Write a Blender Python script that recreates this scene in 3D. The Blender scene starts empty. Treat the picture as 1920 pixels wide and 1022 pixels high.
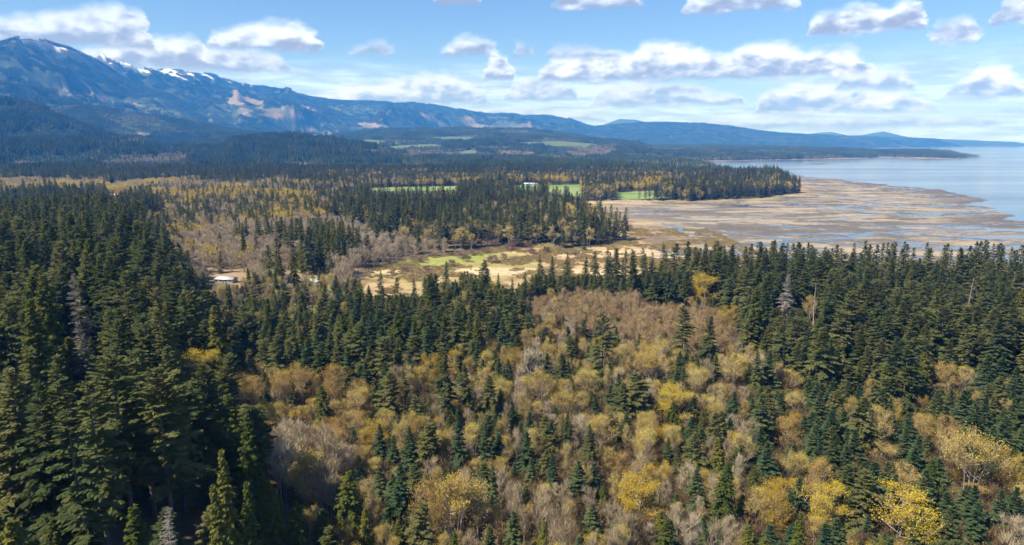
import bpy, math, random
import numpy as np
from mathutils import Vector, Matrix, Euler

random.seed(7)
RNG = np.random.default_rng(20240)
R_ = math.radians
scene = bpy.context.scene
COL = scene.collection

# ------------------------------------------------------------------ camera
CAM_Z = 115.0
PITCH = R_(10.88)
FPX = 1280.0                       # focal length in pixels of a 1920 px wide frame
cam_d = bpy.data.cameras.new('camera')
cam_d.sensor_width = 36.0
cam_d.lens = 36.0 * FPX / 1920.0
cam_d.clip_start = 1.0
cam_d.clip_end = 120000.0
cam = bpy.data.objects.new('camera', cam_d)
cam.location = (0, 0, CAM_Z)
cam.rotation_euler = (math.pi / 2 - PITCH, 0, 0)
COL.objects.link(cam)
scene.camera = cam

# ------------------------------------------------------------------ render / view
scene.render.engine = 'CYCLES'
cy = scene.cycles
cy.max_bounces = 8
cy.diffuse_bounces = 5
cy.glossy_bounces = 2
cy.transmission_bounces = 3
cy.transparent_max_bounces = 4
cy.volume_bounces = 1
cy.use_denoising = True
try:
    cy.denoiser = 'OPENIMAGEDENOISE'
    cy.denoising_input_passes = 'RGB_ALBEDO_NORMAL'
    cy.denoising_prefilter = 'ACCURATE'
except Exception:
    pass
cy.caustics_reflective = False
cy.caustics_refractive = False
cy.sample_clamp_indirect = 6.0
vs = scene.view_settings
vs.view_transform = 'Standard'
vs.look = 'None'
vs.gamma = 1.0
vs.exposure = 1.0
vs.use_curve_mapping = False

# ------------------------------------------------------------------ sun and sky
SUN_AZ = R_(-120.0)                # clockwise from the view direction (+Y): from the left, a little behind
SUN_EL = R_(51.0)
sun_d = bpy.data.lights.new('sun', 'SUN')
sun_d.energy = 4.6
sun_d.angle = R_(0.53)
sun_d.color = (1.0, 0.92, 0.79)
sun = bpy.data.objects.new('sun', sun_d)
to_sun = Vector((math.sin(SUN_AZ) * math.cos(SUN_EL), math.cos(SUN_AZ) * math.cos(SUN_EL), math.sin(SUN_EL)))
sun.rotation_euler = to_sun.to_track_quat('Z', 'Y').to_euler()
sun.location = (-300, -100, 400)
COL.objects.link(sun)

world = bpy.data.worlds.new('World')
scene.world = world
world.use_nodes = True
SKY_STRENGTH = 0.07
CLOUD_GAIN = 0.87
SKY_TINT = (0.67, 0.80, 1.07, 1.0)


def build_sky():
    nt = world.node_tree
    nt.nodes.clear()
    N = nt.nodes
    L = nt.links

    def m(op, a, b=None, c=None, clamp=False):
        n = N.new('ShaderNodeMath')
        n.operation = op
        n.use_clamp = clamp
        for i, v in enumerate((a, b, c)):
            if v is None:
                continue
            if isinstance(v, (int, float)):
                n.inputs[i].default_value = v
            else:
                L.new(v, n.inputs[i])
        return n.outputs[0]

    def sstep(v, lo, hi, o0=0.0, o1=1.0):
        n = N.new('ShaderNodeMapRange')
        n.interpolation_type = 'SMOOTHSTEP'
        L.new(v, n.inputs[0])
        for i, q in ((1, lo), (2, hi), (3, o0), (4, o1)):
            if isinstance(q, (int, float)):
                n.inputs[i].default_value = q
            else:
                L.new(q, n.inputs[i])
        return n.outputs[0]

    def mixc(f, a, b):
        n = N.new('ShaderNodeMix')
        n.data_type = 'RGBA'
        for s, v in ((n.inputs[0], f), (n.inputs[6], a), (n.inputs[7], b)):
            if isinstance(v, (int, float)):
                s.default_value = v
            elif isinstance(v, tuple):
                s.default_value = (*v, 1)
            else:
                L.new(v, s)
        return n.outputs[2]

    def noise(vec, scale, detail, rough=0.55):
        n = N.new('ShaderNodeTexNoise')
        n.inputs['Scale'].default_value = scale
        n.inputs['Detail'].default_value = detail
        n.inputs['Roughness'].default_value = rough
        L.new(vec, n.inputs['Vector'])
        return n.outputs['Fac']

    def comb(x, y, z):
        n = N.new('ShaderNodeCombineXYZ')
        for i, v in enumerate((x, y, z)):
            if isinstance(v, (int, float)):
                n.inputs[i].default_value = v
            else:
                L.new(v, n.inputs[i])
        return n.outputs[0]

    sky = N.new('ShaderNodeTexSky')
    sky.sky_type = 'NISHITA'
    sky.sun_disc = False
    sky.sun_elevation = SUN_EL
    sky.sun_rotation = SUN_AZ % (2 * math.pi)
    sky.altitude = 100
    sky.air_density = 1.0
    sky.dust_density = 0.1
    sky.ozone_density = 1.6
    tc = N.new('ShaderNodeTexCoord')
    sep = N.new('ShaderNodeSeparateXYZ')
    L.new(tc.outputs['Generated'], sep.inputs[0])
    X, Y, Z = sep.outputs
    az = m('ARCTAN2', X, Y)
    el = m('ARCSINE', Z)
    # the rows of clouds run on round the horizon: pattern repeats every 1.5 rad
    azw = N.new('ShaderNodeMath')
    azw.operation = 'WRAP'
    L.new(az, azw.inputs[0])
    azw.inputs[1].default_value = 0.72
    azw.inputs[2].default_value = -0.72
    azw = azw.outputs[0]
    P = comb(m('MULTIPLY', az, 1.0), m('MULTIPLY', el, 1.9), 0.0)
    n_big = noise(P, 13.0, 5.0, 0.6)
    n_warp = noise(P, 30.0, 4.0, 0.6)
    def billow(vec, scale):
        v = N.new('ShaderNodeTexVoronoi')
        v.feature = 'F1'
        v.inputs['Scale'].default_value = scale
        v.inputs['Detail'].default_value = 1.0
        v.inputs['Roughness'].default_value = 0.55
        L.new(vec, v.inputs['Vector'])
        return v.outputs['Distance']
    n_f0 = noise(P, 55.0, 5.0, 0.62)
    n_bil = billow(P, 34.0)
    n_fine = m('ADD', m('MULTIPLY', n_f0, 0.6), m('MULTIPLY', m('SUBTRACT', 0.75, n_bil), 0.55))
    # relief: the same noise a little towards the sun (up and to the sunny side)
    P2 = comb(m('ADD', az, -0.012), m('MULTIPLY', m('ADD', el, 0.010), 1.9), 0.0)
    n_big2 = noise(P2, 13.0, 5.0, 0.6)
    n_warp2 = noise(P2, 30.0, 4.0, 0.6)
    relief = m('ADD', m('ADD', m('SUBTRACT', n_big, n_big2), m('SUBTRACT', n_warp, n_warp2)), m('MULTIPLY', m('SUBTRACT', billow(P2, 34.0), n_bil), 0.35))
    azd = m('ADD', azw, m('MULTIPLY', m('SUBTRACT', n_warp, 0.5), 0.035))
    eld = m('ADD', el, m('MULTIPLY', m('SUBTRACT', n_warp, 0.5), 0.014))

    def px_az(px):
        return math.atan2((px - 960.0) / FPX, 1.0 / math.cos(PITCH) + 0.02)

    def px_el(py, px=960.0):
        u, v = (px - 960.0) / FPX, (511.0 - py) / FPX
        c, s = math.cos(PITCH), math.sin(PITCH)
        return math.atan2(-s + v * c, math.hypot(u, c + v * s))

    # each row: list of clouds; a cloud is (x0, x1, base y, [(x, top y)...], brightness)
    ROWS = [
        [(-60, 640, 232, [(0, 225), (300, 220), (600, 215)], .55), (700, 1180, 226, [(750, 214), (950, 206), (1100, 214)], .6), (1260, 1920, 238, [(1330, 226), (1600, 224), (1850, 220)], .55)],
        [(150, 555, 130, [(200, 100), (300, 92), (420, 96), (520, 104)], .72), (560, 925, 194, [(640, 165), (720, 160), (780, 148), (830, 143), (860, 152), (910, 178)], .82),
         (940, 1090, 187, [(960, 160), (1000, 152), (1060, 158)], .75), (1100, 1400, 196, [(1130, 168), (1200, 160), (1300, 172), (1380, 182)], .72),
         (1415, 1790, 209, [(1430, 182), (1490, 162), (1540, 164), (1640, 170), (1700, 180)], .86)],
        [(140, 400, 118, [(165, 92), (270, 80), (330, 74), (380, 84)], .85), (905, 966, 149, [(918, 112), (935, 102), (955, 114)], .97),
         (1005, 1655, 147, [(1030, 112), (1100, 106), (1185, 108), (1205, 86), (1260, 82), (1300, 92), (1345, 114), (1372, 104), (1400, 88), (1470, 86), (1520, 99), (1600, 97)], 1.0),
         (1762, 1960, 180, [(1785, 166), (1822, 152), (1842, 126), (1882, 128), (1905, 148)], .98)],
        [(-80, 300, 82, [(-60, 45), (60, 38), (110, 28), (180, 20), (240, 17), (280, 30)], .8), (385, 610, 92, [(405, 64), (460, 57), (500, 47), (560, 47), (592, 64)], .95),
         (655, 748, 99, [(670, 92), (720, 82)], .5), (822, 945, 102, [(850, 82), (865, 75), (900, 76), (925, 90)], .8), (958, 1002, 101, [(975, 86), (990, 88)], .55),
         (1018, 1185, 108, [(1030, 95), (1100, 92)], .5), (1240, 1330, 172, [(1260, 158), (1300, 160)], .6), (1560, 1735, 166, [(1580, 150), (1640, 137), (1700, 138)], .75)],
        [(812, 908, 5, [(830, -30), (890, -30)], .8), (1028, 1205, 13, [(1060, -30), (1180, -40)], .8), (1270, 1500, 19, [(1300, -40), (1470, -40)], .82),
         (1503, 1728, 60, [(1515, 44), (1540, 32), (1600, 14), (1640, 22), (1662, 25), (1690, 3), (1712, 10)], 1.0),
         (1730, 1838, 78, [(1745, 52), (1785, 40), (1815, 44)], .82), (1850, 1990, 40, [(1865, 5), (1880, -4), (1960, -10)], .9)],
    ]
    # ramp channels hold elevation * 2 + .2, so they stay within 0..1
    tint = N.new('ShaderNodeMix')
    tint.data_type = 'RGBA'
    tint.blend_type = 'MULTIPLY'
    tint.inputs[0].default_value = 1.0
    tint.inputs[7].default_value = SKY_TINT
    L.new(sky.outputs[0], tint.inputs[6])
    skyc = tint.outputs[2]
    k = 1.0 / SKY_STRENGTH * CLOUD_GAIN
    kv = k * 0.80
    a_lo, a_hi = -0.72, 0.72
    t = m('DIVIDE', m('SUBTRACT', azd, a_lo), a_hi - a_lo)
    # pale veil and thin layered cloud low over the horizon
    col = mixc(m('MULTIPLY', sstep(el, 0.13, -0.01), 0.55), skyc, (0.36 * kv, 0.53 * kv, 0.90 * kv))
    Ps = comb(m('MULTIPLY', az, 1.0), m('MULTIPLY', el, 7.0), 4.0)
    ns = noise(Ps, 5.5, 6.0, 0.6)
    ns2 = noise(Ps, 14.0, 4.0, 0.6)
    band = m('MULTIPLY', sstep(el, 0.125, 0.07), sstep(el, -0.02, 0.006))
    sa = m('MULTIPLY', sstep(ns, 0.38, 0.56), band)
    sc = mixc(sstep(ns2, 0.35, 0.65), (0.30 * k, 0.37 * k, 0.52 * k), (0.52 * k, 0.68 * k, 1.0 * k))
    col = mixc(m('MULTIPLY', sa, 0.85), col, sc)
    ROWS = [r for row in ROWS for r in ([row] if sum(len(c[3]) + 2 for c in row) <= 31 else [row[:len(row) // 2], row[len(row) // 2:]])]
    for row in ROWS:
        pts = []
        for (x0, x1, by, tops, br) in row:
            be = px_el(by + 3, (x0 + x1) / 2)
            pts.append((x0, be, be, br))
            for (x, ty) in tops:
                pts.append((x, px_el(ty - 7, x), be, br))
            pts.append((x1, be, be, br))
        pts.sort(key=lambda q: q[0])
        rp = N.new('ShaderNodeValToRGB')
        rp.color_ramp.interpolation = 'LINEAR'
        els = rp.color_ramp.elements
        while len(els) < len(pts):
            els.new(0.5)
        for e, (x, te, be, br) in zip(els, pts):
            e.position = min(1, max(0, (px_az(x) - a_lo) / (a_hi - a_lo)))
            e.color = (te * 2 + .2, be * 2 + .2, br, 1)
        L.new(t, rp.inputs[0])
        sp = N.new('ShaderNodeSeparateColor')
        L.new(rp.outputs[0], sp.inputs[0])
        top = m('MULTIPLY', m('SUBTRACT', sp.outputs[0], .2), .5)
        base = m('MULTIPLY', m('SUBTRACT', sp.outputs[1], .2), .5)
        th = m('MAXIMUM', m('SUBTRACT', top, base), 0.0005)
        h = m('DIVIDE', m('SUBTRACT', eld, base), th)              # 0 at base, 1 at top
        up = m('DIVIDE', m('SUBTRACT', top, eld), 0.0085)            # soft ragged top
        dn = m('DIVIDE', m('SUBTRACT', eld, base), 0.0045)          # flatter base
        e = m('MINIMUM', up, dn)
        e = m('MINIMUM', e, m('SUBTRACT', m('DIVIDE', th, 0.004), 1.3))
        e = m('ADD', e, m('MULTIPLY', m('SUBTRACT', n_fine, 0.5), 1.4))
        alpha = sstep(e, -1.1, 0.9)
        alpha = m('MULTIPLY', alpha, m('ADD', m('MULTIPLY', sp.outputs[2], 0.5), 0.5))
        lit = m('ADD', m('ADD', m('MULTIPLY', h, 0.95), m('MULTIPLY', relief, 1.1)), m('MULTIPLY', m('SUBTRACT', n_big, 0.5), 0.9))
        lit = m('MULTIPLY', sstep(lit, -0.05, 0.95), sp.outputs[2])
        cc = mixc(lit, (0.215 * k, 0.24 * k, 0.325 * k), (0.64 * k, 0.72 * k, 0.95 * k))
        col = mixc(alpha, col, cc)
    # overhead: fair-weather clouds go on above the rows
    zz = m('MAXIMUM', Z, 0.05)
    Pp = comb(m('DIVIDE', X, zz), m('DIVIDE', Y, zz), 0.0)
    no = noise(Pp, 0.9, 6.0, 0.55)
    ov = m('MULTIPLY', sstep(no, 0.53, 0.66), sstep(el, 0.24, 0.40))
    col = mixc(m('MULTIPLY', ov, 0.85), col, (0.50 * k, 0.54 * k, 0.60 * k))
    bg = N.new('ShaderNodeBackground')
    bg.inputs[1].default_value = SKY_STRENGTH
    L.new(col, bg.inputs[0])
    out = N.new('ShaderNodeOutputWorld')
    L.new(bg.outputs[0], out.inputs[0])


build_sky()
world.cycles.sampling_method = 'MANUAL'
world.cycles.sample_map_resolution = 1024

# ------------------------------------------------------------------ numpy helpers
CP, SP = math.cos(PITCH), math.sin(PITCH)


def px_dir(px, py):
    """survey ray of a picture point, as a world direction"""
    u = (px - 960.0) / FPX
    v = (511.0 - py) / FPX
    return np.array([u, CP + v * SP, -SP + v * CP])


def px_ground(px, py, z=0.0):
    d = px_dir(px, py)
    k = (z - CAM_Z) / d[2]
    return np.array([d[0] * k, d[1] * k])


def project(x, y, z):
    dz = z - CAM_Z
    depth = y * CP - dz * SP
    up = y * SP + dz * CP
    depth = np.where(depth > 1.0, depth, 1.0)
    return 960.0 + FPX * x / depth, 511.0 - FPX * up / depth, depth


def _hash2(ix, iy, seed):
    h = (ix.astype(np.int64) * 374761393 + iy.astype(np.int64) * 668265263 + seed * 974634777) & 0xFFFFFFFF
    h = ((h ^ (h >> 13)) * 1274126177) & 0xFFFFFFFF
    h = h ^ (h >> 16)
    return (h & 0xFFFF) / 65535.0


def vnoise(x, y, seed=0):
    ix, iy = np.floor(x), np.floor(y)
    fx, fy = x - ix, y - iy
    ux, uy = fx * fx * fx * (fx * (fx * 6 - 15) + 10), fy * fy * fy * (fy * (fy * 6 - 15) + 10)
    a = _hash2(ix, iy, seed)
    b = _hash2(ix + 1, iy, seed)
    c = _hash2(ix, iy + 1, seed)
    d = _hash2(ix + 1, iy + 1, seed)
    return (a + (b - a) * ux) * (1 - uy) + (c + (d - c) * ux) * uy


def fbm(x, y, seed=0, octv=4, gain=0.5):
    s = 0
    a = 1.0
    t = 0
    for i in range(octv):
        c, q = math.cos(0.6 + i), math.sin(0.6 + i)
        s = s + a * vnoise((x * c - y * q) * 2 ** i + 17.3 * i, (x * q + y * c) * 2 ** i - 9.1 * i, seed + i)
        t += a
        a *= gain
    return s / t


def ridged(x, y, seed=0, octv=4):
    s = 0
    a = 1.0
    t = 0
    for i in range(octv):
        c, q = math.cos(0.9 + i), math.sin(0.9 + i)
        n = vnoise((x * c - y * q) * 2 ** i, (x * q + y * c) * 2 ** i, seed + i)
        s = s + a * (1 - np.abs(2 * n - 1))
        t += a
        a *= 0.5
    return s / t


def cells(x, y, size, seed):
    """irregular parcels: a random number per parcel"""
    x, y = x / size, y / size
    ix, iy = np.floor(x), np.floor(y)
    best = np.full(np.shape(x), 1e9)
    val = np.zeros(np.shape(x))
    for a in (-1, 0, 1):
        for b in (-1, 0, 1):
            cx, cy_ = ix + a, iy + b
            d = (x - cx - _hash2(cx, cy_, seed)) ** 2 + (y - cy_ - _hash2(cx, cy_, seed + 1)) ** 2
            k = d < best
            best = np.where(k, d, best)
            val = np.where(k, _hash2(cx, cy_, seed + 2), val)
    return val


def parcel(x, y, r, inland=None, mz=None):
    """land use far off: 0 fir, 1 mixed, 2 bare wood, 3 young plantation, 4 open"""
    wx, wy = (fbm(x / 220, y / 220, 61, 3) - .5) * 260, (fbm(x / 220, y / 220, 67, 3) - .5) * 260
    c1 = cells(x + wx, (y + wy) * .55, 230.0, 21)
    c2 = cells(x + wx * 1.5, (y + wy * 1.5) * .8, 430.0, 29)
    valley = np.select([c1 < .40, c1 < .55, c1 < .70, c1 < .86], [0, 1, 2, 3], 4)
    near_ = np.select([c1 < .45, c1 < .76, c1 < .92], [0, 1, 2], 3)
    mtn = np.select([c2 < .76, c2 < .975], [0, 3], 4)
    out = np.where(r < 3000, near_, np.where(r < 7500, valley, mtn))
    if inland is not None:
        out = np.where((inland < 900) & (out >= 3), np.where(c1 < .93, 1, 0), out)
    if mz is not None:
        hill = (mz > 35) & (r < 9000)
        out = np.where(hill & (out == 4), 3, np.where(hill & (out == 2), 1, out))
        out = np.where(hill & (out == 1) & (c1 > .5), 0, out)
    return out


def sm(x, a, b):
    t = np.clip((x - a) / (b - a), 0, 1)
    return t * t * (3 - 2 * t)


def inpoly(px, py, poly):
    px = np.asarray(px, float)
    py = np.asarray(py, float)
    c = np.zeros(px.shape, bool)
    n = len(poly)
    for i in range(n):
        x0, y0 = poly[i]
        x1, y1 = poly[(i + 1) % n]
        if y0 == y1:
            continue
        hit = ((y0 > py) != (y1 > py)) & (px < (x1 - x0) * (py - y0) / (y1 - y0) + x0)
        c ^= hit
    return c


def polydist(px, py, poly, closed=True):
    d = np.full(np.shape(px), 1e12)
    n = len(poly)
    for i in range(n if closed else n - 1):
        x0, y0 = poly[i]
        x1, y1 = poly[(i + 1) % n]
        dx, dy = x1 - x0, y1 - y0
        t = np.clip(((px - x0) * dx + (py - y0) * dy) / max(dx * dx + dy * dy, 1e-9), 0, 1)
        d = np.minimum(d, (px - x0 - t * dx) ** 2 + (py - y0 - t * dy) ** 2)
    return np.sqrt(d)


def survey(pts, z=0.0):
    return [tuple(px_ground(a, b, z)) for a, b in pts]


# ------------------------------------------------------------------ the lie of the land
# low ground (tidal flats, marsh, sea) as a map outline in metres
LOW = survey([(660, 552), (690, 512), (760, 490), (850, 482), (925, 466), (1000, 472), (1090, 474), (1150, 462), (1165, 446), (1120, 418), (1075, 396), (1062, 381), (1180, 377), (1290, 379), (1420, 373),
              (1500, 364), (1490, 350), (1468, 334), (1400, 326), (1345, 317), (1305, 309), (1280, 303.5), (1400, 301), (1480, 299.5), (1600, 297), (1660, 294), (1740, 297), (1800, 296), (1832, 294.6), (1800, 292.6),
              (1740, 288), (1640, 284), (1590, 280.5), (1600, 278.2), (1700, 277.0), (1800, 276.0), (1950, 275.2), (2500, 275.2)]) + \
    [(17000, 11500), (17500, -3000), (900, -600), (700, 200)] + \
    survey([(2150, 552), (1920, 545), (1500, 542), (1300, 541), (1200, 538), (1100, 544), (1000, 556), (880, 572), (720, 582), (690, 574)])
SEA = survey([(1300, 309), (1280, 304.2), (1400, 301.8), (1480, 300.4), (1600, 298.5), (1660, 296.5), (1740, 299), (1800, 297.5), (1836, 294.9), (1800, 292.4),
              (1740, 287.5), (1640, 283.6), (1592, 280.3), (1602, 278.4), (1700, 277.2), (1800, 276.2), (1950, 275.4), (2500, 275.4)]) + \
    [(17000, 11300), (17500, -2500), (2400, 300)] + \
    survey([(2400, 470), (2050, 432), (1960, 420), (1915, 409), (1890, 398), (1858, 388), (1832, 381), (1862, 376), (1838, 368), (1790, 358), (1720, 350.5), (1640, 343), (1560, 334.5), (1500, 329), (1470, 327), (1400, 322), (1345, 314)])
BAR = survey([(1490, 307.5), (1530, 305.6), (1560, 306.2), (1574, 307.6), (1540, 308.8), (1500, 308.6)])
SPIT_HILL = survey([(1630, 289), (1650, 292.6), (1760, 293), (1792, 292.2), (1790, 289.5), (1700, 285.5)])
STREAMS = [survey(s) for s in (
    [(690, 560), (750, 548), (830, 540), (900, 545), (960, 540), (1020, 548), (1090, 538), (1160, 520), (1300, 500)],
    [(960, 540), (935, 525), (900, 515), (850, 512)],
    [(1040, 485), (1130, 492), (1220, 480), (1330, 470), (1480, 452), (1640, 440), (1800, 425), (1900, 418)],
    [(1150, 410), (1230, 408), (1340, 416), (1480, 424), (1620, 434), (1760, 444), (1900, 455)],
    [(1200, 440), (1300, 430), (1420, 440), (1530, 452), (1620, 466), (1700, 480)],
    [(1100, 396), (1200, 398), (1300, 408), (1390, 406), (1480, 411), (1560, 408), (1700, 404), (1820, 396)],
    [(1480, 383), (1560, 389), (1640, 398), (1740, 404), (1860, 402)],
    [(1230, 420), (1280, 436), (1400, 452), (1500, 470)],
    [(1160, 462), (1240, 470), (1380, 478), (1560, 490), (1700, 500)],
)]
EDGE = [(-400, 372), (285, 372), (296, 450), (335, 540), (415, 640), (450, 720), (520, 860), (600, 1022), (660, 1300)]
PLATEAU = [tuple(px_ground(a, b, 45.0)) for a, b in EDGE] + [(60, 20), (-300, -200), (-900, 100)]


def profile(pts):
    xs = np.array([p[0] for p in pts], float)
    ys = np.array([p[1] for p in pts], float)
    return lambda q: np.interp(q, xs, ys)


# ridge lines: (survey profile, distance profile, foot fraction, slope power, roughness)
RIDGES = [
    # left massif
    (profile([(-900, 110), (-300, 90), (0, 82), (60, 83), (110, 90), (150, 100), (190, 118), (230, 141), (280, 166), (340, 188), (400, 208), (480, 228), (560, 250), (700, 266), (900, 285)]),
     profile([(-900, 8200), (0, 9000), (900, 10000)]), 0.62, 1.25, 0.65),
    # snowy range behind it, running off to the right
    (profile([(-300, 150), (100, 150), (150, 135), (190, 113), (212, 108), (240, 117), (300, 127), (350, 133), (400, 140), (440, 153), (480, 165), (540, 171), (600, 184), (660, 188), (720, 190), (760, 197), (830, 203),
              (900, 210), (950, 213), (1010, 219), (1060, 226), (1130, 240), (1200, 260), (1400, 275)]),
     profile([(-300, 12000), (200, 12000), (700, 13200), (1130, 15000)]), 0.60, 1.15, 0.75),
    # dark foothill, left
    (profile([(-600, 190), (0, 193), (40, 198), (90, 210), (130, 226), (165, 243), (210, 258), (300, 275), (380, 320)]), profile([(-600, 4700), (300, 4700)]), 0.70, 1.1, 0.10),
    (profile([(-200, 215), (80, 206), (160, 206), (220, 214), (300, 224), (380, 236), (470, 252), (560, 268), (640, 310)]), profile([(-200, 6000), (560, 6400)]), 0.78, 1.0, 0.12),
    # low benches
    (profile([(-200, 262), (60, 262), (180, 258), (260, 262), (300, 277), (420, 276), (440, 265), (480, 258), (560, 257), (620, 262), (660, 271), (720, 280), (790, 330)]), profile([(-200, 3700), (720, 3900)]), 0.80, 0.8, 0.08),
    (profile([(600, 262), (700, 250), (800, 246), (900, 244), (1000, 247), (1055, 254), (1100, 262), (1200, 272), (1290, 310)]), profile([(600, 7200), (1200, 7200)]), 0.60, 1.0, 0.10),
    # long blue hill right of centre
    (profile([(1000, 262), (1060, 247), (1110, 240), (1150, 236), (1200, 233.5), (1250, 232), (1320, 234.5), (1370, 240), (1420, 247), (1480, 253), (1540, 255.5), (1600, 257), (1700, 260), (1800, 262.5), (1900, 264.5), (2300, 266)]),
     profile([(1000, 13000), (1500, 14000), (1800, 16800), (2300, 17500)]), 0.84, 0.9, 0.08),
    # far pale peaks
    (profile([(1080, 260), (1130, 234), (1160, 223), (1190, 224), (1230, 233), (1300, 244), (1480, 258), (1530, 250), (1556, 248), (1600, 257), (1625, 252), (1655, 247.5), (1690, 256), (1730, 261), (1850, 264.5)]),
     profile([(1080, 18600), (1850, 18600)]), 0.95, 1.0, 0.03),
]


def land(x, y, full=False):
    """ground height in metres at map position x, y"""
    x = np.asarray(x, float)
    y = np.asarray(y, float)
    r = np.hypot(x, y)
    a = np.arctan2(x, np.maximum(y, 1e-3))
    behind = y < 10
    q = 960.0 + FPX * np.tan(np.clip(a, -1.25, 1.25)) / 1.0 * 1.0
    # bearing to survey column (for points on the horizon: depth = y * cos(pitch))
    q = 960.0 + (q - 960.0) / CP
    q = np.clip(q, -900, 2600)
    low_in = inpoly(x, y, LOW)
    low_d = polydist(x, y, LOW)
    sea_in = inpoly(x, y, SEA)
    sea_d = polydist(x, y, SEA)
    bar_in = inpoly(x, y, BAR)
    bar_d = polydist(x, y, BAR)
    inland = np.where(low_in, -low_d, low_d) + (fbm(x / 38.0, y / 38.0, 55, 4) - .5) * 34.0 * sm(r, 3000, 1500)
    n1 = fbm(x / 160.0, y / 160.0, 3, 4)
    n2 = fbm(x / 900.0, y / 900.0, 11, 3)
    h = 2.0 + 6.0 * sm(inland, -6, 60) + (n1 - 0.5) * 7.0 * sm(inland, 0, 60) + (n2 - 0.5) * 30.0 * sm(r, 900, 3500) * sm(inland, 20, 500)
    pl_in = inpoly(x, y, PLATEAU)
    pl_d = polydist(x, y, PLATEAU)
    h = h + 20.0 * sm(np.where(pl_in, pl_d, -pl_d), -25, 30) * (1 - sm(r, 650, 1100))
    h = h + 38.0 * sm(r, 1500, 6000) * sm(inland, 50, 1500)
    # hills and mountains
    mz = np.zeros_like(h)
    rg = None
    for i, (pf, df, foot, pw, rough) in enumerate(RIDGES):
        D = df(q)
        pyv = pf(q)
        v = (511.0 - pyv) / FPX
        u = (q - 960.0) / FPX
        el = (-SP + v * CP) / np.hypot(u, CP + v * SP)
        zr = CAM_Z + D * el - 30.0
        t = (r - D * foot) / (D * (1 - foot))
        s = np.where(t < 1, np.clip(t, 0, 1) ** pw, np.exp(-((t - 1) / 0.55) ** 2))
        lam = 0.11 * D
        wx, wy = fbm(x / lam, y / lam, 33 + i, 2) - .5, fbm(x / lam, y / lam, 37 + i, 2) - .5
        rn = ridged(x / lam + 31 * i + wx * .8, y / lam * .7 + wy * .8, 40 + i, 6)
        carve = rough * (rn - 0.62) * np.clip(s * (1.06 - s) * 4, 0.13 if rough > .3 else 0.10, 1)
        z = zr * np.clip(s + carve * (s > 0), 0, 1.025)
        z = np.where(zr > 5, z, 0)
        mz = np.maximum(mz, z)
    h = np.maximum(h, 0) + np.where(inland > -50, mz * sm(inland, 0, 400), 0) * np.where(behind, 0, 1)
    # marsh, flats and sea bed
    f1 = fbm(x / 55.0, y / 55.0, 71, 4)
    f2 = ridged(x / 210.0 + 3, y / 60.0, 83, 4)
    seaward = sm(x, 60, 330)
    f3 = ridged(x / 95.0 + (f1 - .5) * 1.5, y / 40.0 + (f1 - .5), 87, 3)
    flat = 1.05 - 0.45 * seaward + (f1 - 0.5) * 0.6 - sm(f2, 0.86, 0.94) * 1.0 * seaward - sm(f3, 0.85, 0.93) * 0.85 * seaward
    swx, swy = (fbm(x / 70, y / 70, 95, 4) - .5) * 95, (fbm(x / 70, y / 70, 99, 4) - .5) * 75
    for st in STREAMS:
        d = polydist(x + swx * .6, y + swy * .6, st, False)
        wd = (2.0 + 3.6 * vnoise(x / 60, y / 60, 5)) * (0.45 + 0.55 * sm(x, 60, 260))
        flat = flat - 1.6 * np.exp(-(d / wd) ** 2)
    flat = flat + 1.2 * sm(low_d, 60, 0)
    # edge of the flats into the water, ragged
    sd = np.where(sea_in, sea_d, -sea_d) + (fbm(x / 90, y / 40, 91, 4) - 0.5) * 70
    flat = flat - 6.0 * sm(sd, -30, 60)
    flat = np.where(bar_in, np.maximum(flat, 0.25 + 0.3 * (f1 - .3)), flat)
    w = sm(inland, -8, 4)
    z = flat * (1 - w) + h * w
    sp_in = inpoly(x, y, SPIT_HILL)
    z = np.where(sp_in, np.maximum(z, 3 + 14 * sm(polydist(x, y, SPIT_HILL), 0, 160)), z)
    if full:
        return z, dict(inland=inland, sea=sd, r=r, q=q, f1=f1, f2=f2, mz=mz, low=low_in)
    return z


# ------------------------------------------------------------------ mesh helpers
def mesh_np(name, verts, quads=None, tris=None, qmat=None, tmat=None, mats=(), smooth=False):
    me = bpy.data.meshes.new(name)
    verts = np.asarray(verts, np.float32)
    nq = 0 if quads is None else len(quads)
    ntr = 0 if tris is None else len(tris)
    idx = []
    tot = []
    if nq:
        idx.append(np.asarray(quads, np.int32).ravel())
        tot.append(np.full(nq, 4, np.int32))
    if ntr:
        idx.append(np.asarray(tris, np.int32).ravel())
        tot.append(np.full(ntr, 3, np.int32))
    idx = np.concatenate(idx)
    tot = np.concatenate(tot)
    start = np.concatenate([[0], np.cumsum(tot)[:-1]]).astype(np.int32)
    me.vertices.add(len(verts))
    me.vertices.foreach_set('co', verts.ravel())
    me.loops.add(len(idx))
    me.loops.foreach_set('vertex_index', idx)
    me.polygons.add(len(tot))
    me.polygons.foreach_set('loop_start', start)
    me.polygons.foreach_set('loop_total', tot)
    for mt in mats:
        me.materials.append(mt)
    mi = np.zeros(nq + ntr, np.int32)
    if qmat is not None:
        mi[:nq] = qmat
    if tmat is not None:
        mi[nq:] = tmat
    me.polygons.foreach_set('material_index', mi)
    if smooth:
        me.polygons.foreach_set('use_smooth', np.ones(nq + ntr, bool))
    me.update(calc_edges=True)
    return me


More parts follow.
